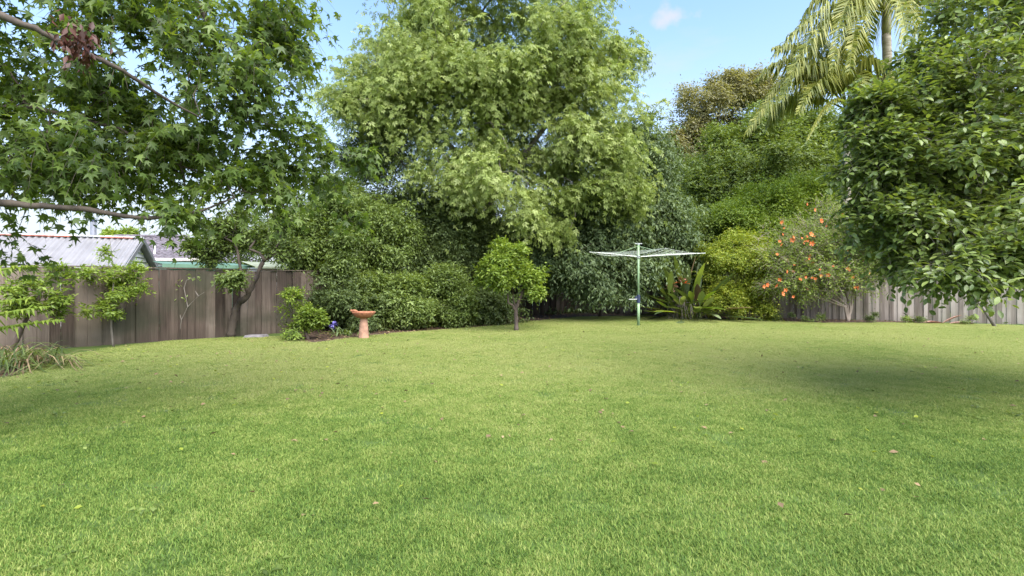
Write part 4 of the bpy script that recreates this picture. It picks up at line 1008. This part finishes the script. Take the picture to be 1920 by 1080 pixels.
# ------------------------------------------------------------------ rotary clothes hoist
def hoist():
    c = G(1197, 611); Y = c[1]; root = thing('clothes_hoist', 'green rotary clothes hoist standing on the lawn before the evergreen', 'clothes line', (c[0], c[1], 0))
    zl = W(0, 477, Y)[2]; zt = W(0, 459, Y)[2]; zc = W(0, 560, Y)[2]
    MB().tube([(0, 0, -.02), (0, 0, zc)], .046, 16).build('lower_post', M['hoist_green'], root, smooth=True)
    MB().tube([(0, 0, zc+.001), (0, 0, zt)], .036, 16).build('upper_post', M['hoist_green'], root, smooth=True)
    cb = MB().tube([(0, 0, zc-.14), (0, 0, zc+.13)], .062, 14).box(-.11, -.05, -.05, .05, zc-.01, zc+.08).build('crank_box', M['dark_blue'], root)
    MB().tube([(-.06, -.055, zc-.02), (-.34, -.075, zc-.02), (-.345, -.14, zc-.02)], .012, 8).build('crank_handle', M['steel'], cb)
    MB().tube([(0, 0, zt), (0, 0, zt+.05)], .05, 12).box(-.12, .12, -.02, .02, zt+.03, zt+.055).build('top_cap', M['steel'], root)
    MB().tube([(0, 0, zl-.13), (0, 0, zl-.03)], .055, 12).build('hub', M['steel'], root)
    R_ = 2.1; ang = [math.radians(a) for a in (8, 98, 188, 278)]
    RR = (2.4, 2.1, 1.7, 2.1)
    for a, R_ in zip(ang, RR):
        ca, sa = math.cos(a), math.sin(a); e = (R_*ca, R_*sa, zl+.06)
        MB().tube([(.04*ca, .04*sa, zl-.08), (R_*.5*ca, R_*.5*sa, zl), e], .015, 8).build('arm', M['steel'], root)
        MB().tube([(0, 0, zt-.04), (R_*.48*ca, R_*.48*sa, zl+.005)], .007, 6).build('brace', M['hoist_green'], root)
    for k in range(7):
        q = 1-.115*k; mb = MB(); zz = zl+.06*q
        for i in range(4):
            a0, a1 = ang[i], ang[(i+1) % 4]
            A = np.array([RR[i]*q*math.cos(a0), RR[i]*q*math.sin(a0), zz]); B = np.array([RR[(i+1) % 4]*q*math.cos(a1), RR[(i+1) % 4]*q*math.sin(a1), zz])
            mb.tube([A+(B-A)*t-np.array([0, 0, .045*math.sin(PI*t)]) for t in (0, .25, .5, .75, 1)], .0045, 4)
        mb.build('clothes_line', M['line'], root)
hoist()

# ------------------------------------------------------------------ odds and ends on the right
p0, p1 = W(1866, 612, 16.8), W(1832, 560, 17.0); p0[2] = -.02
o_ = np.array([p0[0], p0[1], 0]); root = thing('leaning_stem', 'bare brown leaning stem rising from the lawn near the grey fence', 'tree stem', tuple(o_))
MB().tube([p0-o_, (p0*.6+p1*.4)-o_, p1-o_], [.055, .045, .035], 9).tube([(p0*.5+p1*.5)-o_, (p0*.5+p1*.5)-o_+np.array([.1, 0, .14])], [.02, .01], 6).build('stem', M['bark_grey'], root, smooth=True)
c = G(1775, 607); r = np.random.default_rng(9)
root = thing('dry_palm_husk', 'reddish dry fallen palm husk lying at the foot of the grey fence', 'garden debris', (c[0], c[1], 0))
for k in range(6):
    mb = MB(); strap_blade(mb, (r.normal()*.25, r.normal()*.1, .03), (r.normal(), r.normal()*.4, .25), r.uniform(.5, .9), .09, .3, .1, 5, .7)
    mb.v = [(x, y, max(z, .012)) for x, y, z in mb.v]; mb.build('husk', M['spathe'], root)
# weeds along the fence feet
wk = 0
for (x, y, s, lab) in [(355, 634, .32, 'small weed at the brown fence foot by the dry stem'), (205, 652, .2, 'small weed beside the sapling stem'), (475, 632, .22, 'weed right of the crooked trunk'), (1480, 604, .5, 'low ivy weed under the orange bush, left side'),
                      (1530, 605, .55, 'low ivy weed under the orange bush middle'), (1640, 606, .4, 'weed at the fence right of the orange bush'), (1700, 606, .35, 'weed patch before the grey palings left of the red husk'), (1730, 607, .45, 'taller weed tuft touching the red husk'),
                      (1815, 609, .4, 'weed patch between the red husk and leaning stem'), (1905, 611, .35, 'weed patch at the picture edge by the grey fence')]:
    g = G(x, y); wk += 1
    plant('weed', lab, 'weed', (g[0], g[1]+.15), [(x, y-14*s, g[1]+.15, 55*s, 26*s, .3*s+.1)], 90, 'simple', 'leaf_mid' if wk % 2 else 'leaf_dark', .06, twigs=3, per=3, twig_len=.12, droop=.1, anchors=8, rtip=.002, seed=500+wk, crown_name='foliage', trunk_name='stem', group='weeds along the fences',
          trunk=[[(g[0], g[1]+.15, 0, .006), (g[0], g[1]+.15, .1, .004)]], first=0)
st = G(455, 634)
sto = MB().add([(0, 0, 0), (.5, .1, 0), (.52, .4, 0), (.05, .3, 0), (.04, .04, .07), (.45, .12, .08), (.47, .34, .075), (.08, .27, .07)], [(4, 5, 6, 7), (0, 1, 5, 4), (1, 2, 6, 5), (2, 3, 7, 6), (3, 0, 4, 7)]).build('garden_stone', M['stone'], loc=(st[0], st[1], 0))
tag(sto, 'flat grey stone at the fence foot beside the crooked trunk', 'stone')

# ------------------------------------------------------------------ the two near trees
def sweetgum():
    A = T((-420, 330, 4.4, .10), (-200, -60, 3.6, .055), (38, 45, 3.6, .030), (67, 53, 3.6, .027), (115, 80, 3.7, .025), (178, 107, 3.8, .022), (231, 133, 3.9, .020), (284, 169, 4.1, .018), (329, 196, 4.3, .014), (378, 222, 4.5, .009))
    Bp = T((-420, 430, 4.4, .09), (-150, 385, 4.2, .05), (0, 380, 4.3, .040), (80, 387, 4.3, .033), (147, 391, 4.4, .028), (222, 404, 4.5, .026), (267, 409, 4.6, .022), (320, 407, 4.7, .018), (378, 395, 4.8, .014), (440, 370, 4.9, .009))
    C = T((-300, 200, 4.4, .04), (60, 200, 4.8, .028), (227, 242, 5.0, .020), (284, 280, 5.1, .016), (338, 311, 5.2, .012), (400, 330, 5.4, .008))
    A, Bp, C = ([(x, y, z, q*.8) for x, y, z, q in path] for path in (A, Bp, C))
    base = W(-420, 533, 4.4); trunk = [(base[0], 4.4, -.05, .24), (base[0], 4.4, 1.2, .20), (base[0]+.03, 4.4, 2.4, .17), (base[0], 4.4, 4.2, .13), (base[0], 4.5, 6.0, .08)]
    D = T((300, -120, 4.6, .03), (380, 20, 4.8, .02), (420, 120, 5.0, .015), (470, 190, 5.2, .01))
    E = [tuple(W(-420, -120, 4.4))+(.07,), tuple(W(-60, -200, 4.4))+(.05,)] + T((300, -120, 4.6, .03), (480, -60, 5, .02), (560, 40, 5.4, .01))
    plant('sweetgum_tree', 'overhanging tree with star shaped leaves filling the upper left corner', 'tree', (base[0], 4.4), [
        (120, 290, 5.0, 210, 75, .9, 1.3), (330, 300, 5.4, 150, 90, 1.0, 1.2), (480, 260, 5.6, 120, 90, .9), (430, 120, 5.2, 150, 110, 1.0, 1.3), (250, 60, 4.8, 180, 90, .9, 1.1), (80, 130, 5.0, 150, 110, .9),
        (60, 410, 4.4, 90, 22, .4, .9), (520, 40, 5.6, 90, 75, .8, .9), (240, 20, 3.0, 150, 45, .35, .5), (320, 400, 4.7, 55, 24, .4, .9), (480, 345, 5.2, 90, 35, .6, .9), (600, 300, 6.2, 70, 45, .6, .8),
        (640, 350, 6.6, 60, 40, .5, .5), (535, 110, 5.6, 45, 80, .6, 1.0), (555, 220, 5.8, 45, 50, .6, 1.0), (520, 310, 5.6, 80, 50, .6, 1.1), (340, 405, 5.0, 60, 22, .4, .7), (640, 290, 6.2, 60, 35, .5, .8), (200, 180, 5.2, 120, 60, .7, 1.0), (540, 15, 5.4, 50, 35, .5, .8), (-150, 200, 4.6, 250, 250, 1.4, .6), (100, -150, 5, 450, 150, 1.6, .7), (30, 350, 4.8, 110, 45, .6, .9), (-700, 100, 4, 300, 300, 1.4, .3), (-300, -200, 4, 300, 200, 1.5, .3), (690, 420, 7.2, 45, 22, .3, .3)],
        2800, 'star', 'leaf_sweetgum', .096, trunk=[trunk, A, Bp, C, E, D], bark='bark_dark', twigs=2, per=4, twig_len=.26, droop=.7, shell=1.7, anchors=330, rtip=.0028, seed=77, first=5,
        twig_mesh=True, twig_r=.0018, hero=300, hero_mat=M['oleaf_sweetgum'], rmax=.02, wob=.08, size_var=.25, tone_scale=1.2, upn=.65, bough=14)
    root = [o for o in COL.objects if o.name.startswith('sweetgum_tree')][0]
    # bunch of withered leaves hanging on the upper limb
    r = np.random.default_rng(12); n = 220; c = W(145, 78, 3.55)
    P = c+r.normal(size=(n, 3))*np.array([.055, .05, .075]); bb = np.array([base[0], 4.4, 0])
    o = link('withered_leaves', leaf_mesh('withered_leaves', 'simple', P-bb, r.normal(size=(n, 3))*.5+np.array([0, 0, -1]), r.normal(size=(n, 3)), r.uniform(.03, .09, n), r.uniform(0, .6, n), r.uniform(0, .4, n)), M['leaf_withered'], root)
    o['label'] = 'bunch of withered red brown leaves'
M['leaf_withered'] = leaf_mat('leaf_withered', [(0.05, 0.018, 0.012), (0.12, 0.045, 0.03), (0.20, 0.09, 0.06)], trans=.15, yellow=(1, .9, .8))
sweetgum()
cb_ = W(2210, 533, 5.8)
plant('camellia_tree', 'large glossy leaved camellia filling the right edge of the view', 'tree', (cb_[0], 5.8), [
    (1840, 260, 6.2, 190, 170, 1.2, 1.3), (1715, 320, 5.8, 95, 95, .8, 1.3), (1745, 420, 5.6, 100, 75, .9, 1.3), (1880, 430, 5.4, 120, 80, .9, 1.3), (1810, 135, 6.2, 85, 85, .9, 1.0), (1930, 20, 6.4, 130, 120, 1.2, .9),
    (1665, 230, 6.0, 50, 60, .5, 1.1), (1715, 165, 6.1, 45, 45, .5, .7), (1750, 490, 5.3, 90, 32, .5, 1.1), (1860, 495, 5.2, 90, 36, .5, 1.2), (1635, 330, 5.8, 45, 70, .45, 1.6), (1640, 410, 5.7, 45, 50, .45, 1.5), (1645, 250, 5.9, 45, 60, .45, 1.4), (1680, 480, 5.5, 45, 28, .4, .9),
    (1725, 540, 5.0, 22, 10, .12, .35), (1770, 560, 4.9, 24, 12, .12, .4), (1870, 545, 4.9, 30, 10, .15, .4), (1910, 530, 4.9, 30, 12, .15, .4), (1815, 535, 5.0, 40, 10, .15, .4), (1810, 10, 6.3, 55, 50, .7, .6),
    (2150, 200, 6, 260, 300, 1.8, .8), (2150, -200, 6.2, 300, 250, 1.6, .5), (2000, 420, 5.4, 150, 100, 1.0, .7)],
    6900, 'oval', 'leaf_camellia', .078, trunk=[[(cb_[0], 5.8, -.05, .11), (cb_[0]-.1, 5.8, .6, .09), (cb_[0]-.3, 5.85, 1.4, .07), (cb_[0]-.8, 5.9, 2.2, .05), (cb_[0]-1.5, 6.0, 3.0, .03)],
        [(cb_[0]-.1, 5.8, .7, .06), (cb_[0]-1.0, 5.7, 1.3, .045), (cb_[0]-1.9, 5.6, 1.7, .03), (cb_[0]-2.6, 5.5, 2.0, .015)], [(cb_[0], 5.8, 1.0, .07), (cb_[0]+.4, 5.9, 2.4, .05), (cb_[0]+.2, 6, 4.0, .03)]],
    bark='bark_grey', twigs=3, per=5, twig_len=.24, droop=.25, shell=2.6, anchors=330, rtip=.003, seed=88, first=2, twig_mesh=True, twig_r=.0016, hero=300, hero_mat=M['oleaf_camellia'], rmax=.02,
    wob=.08, size_var=.25, tone_scale=1.0, upn=1.2, bough=18)
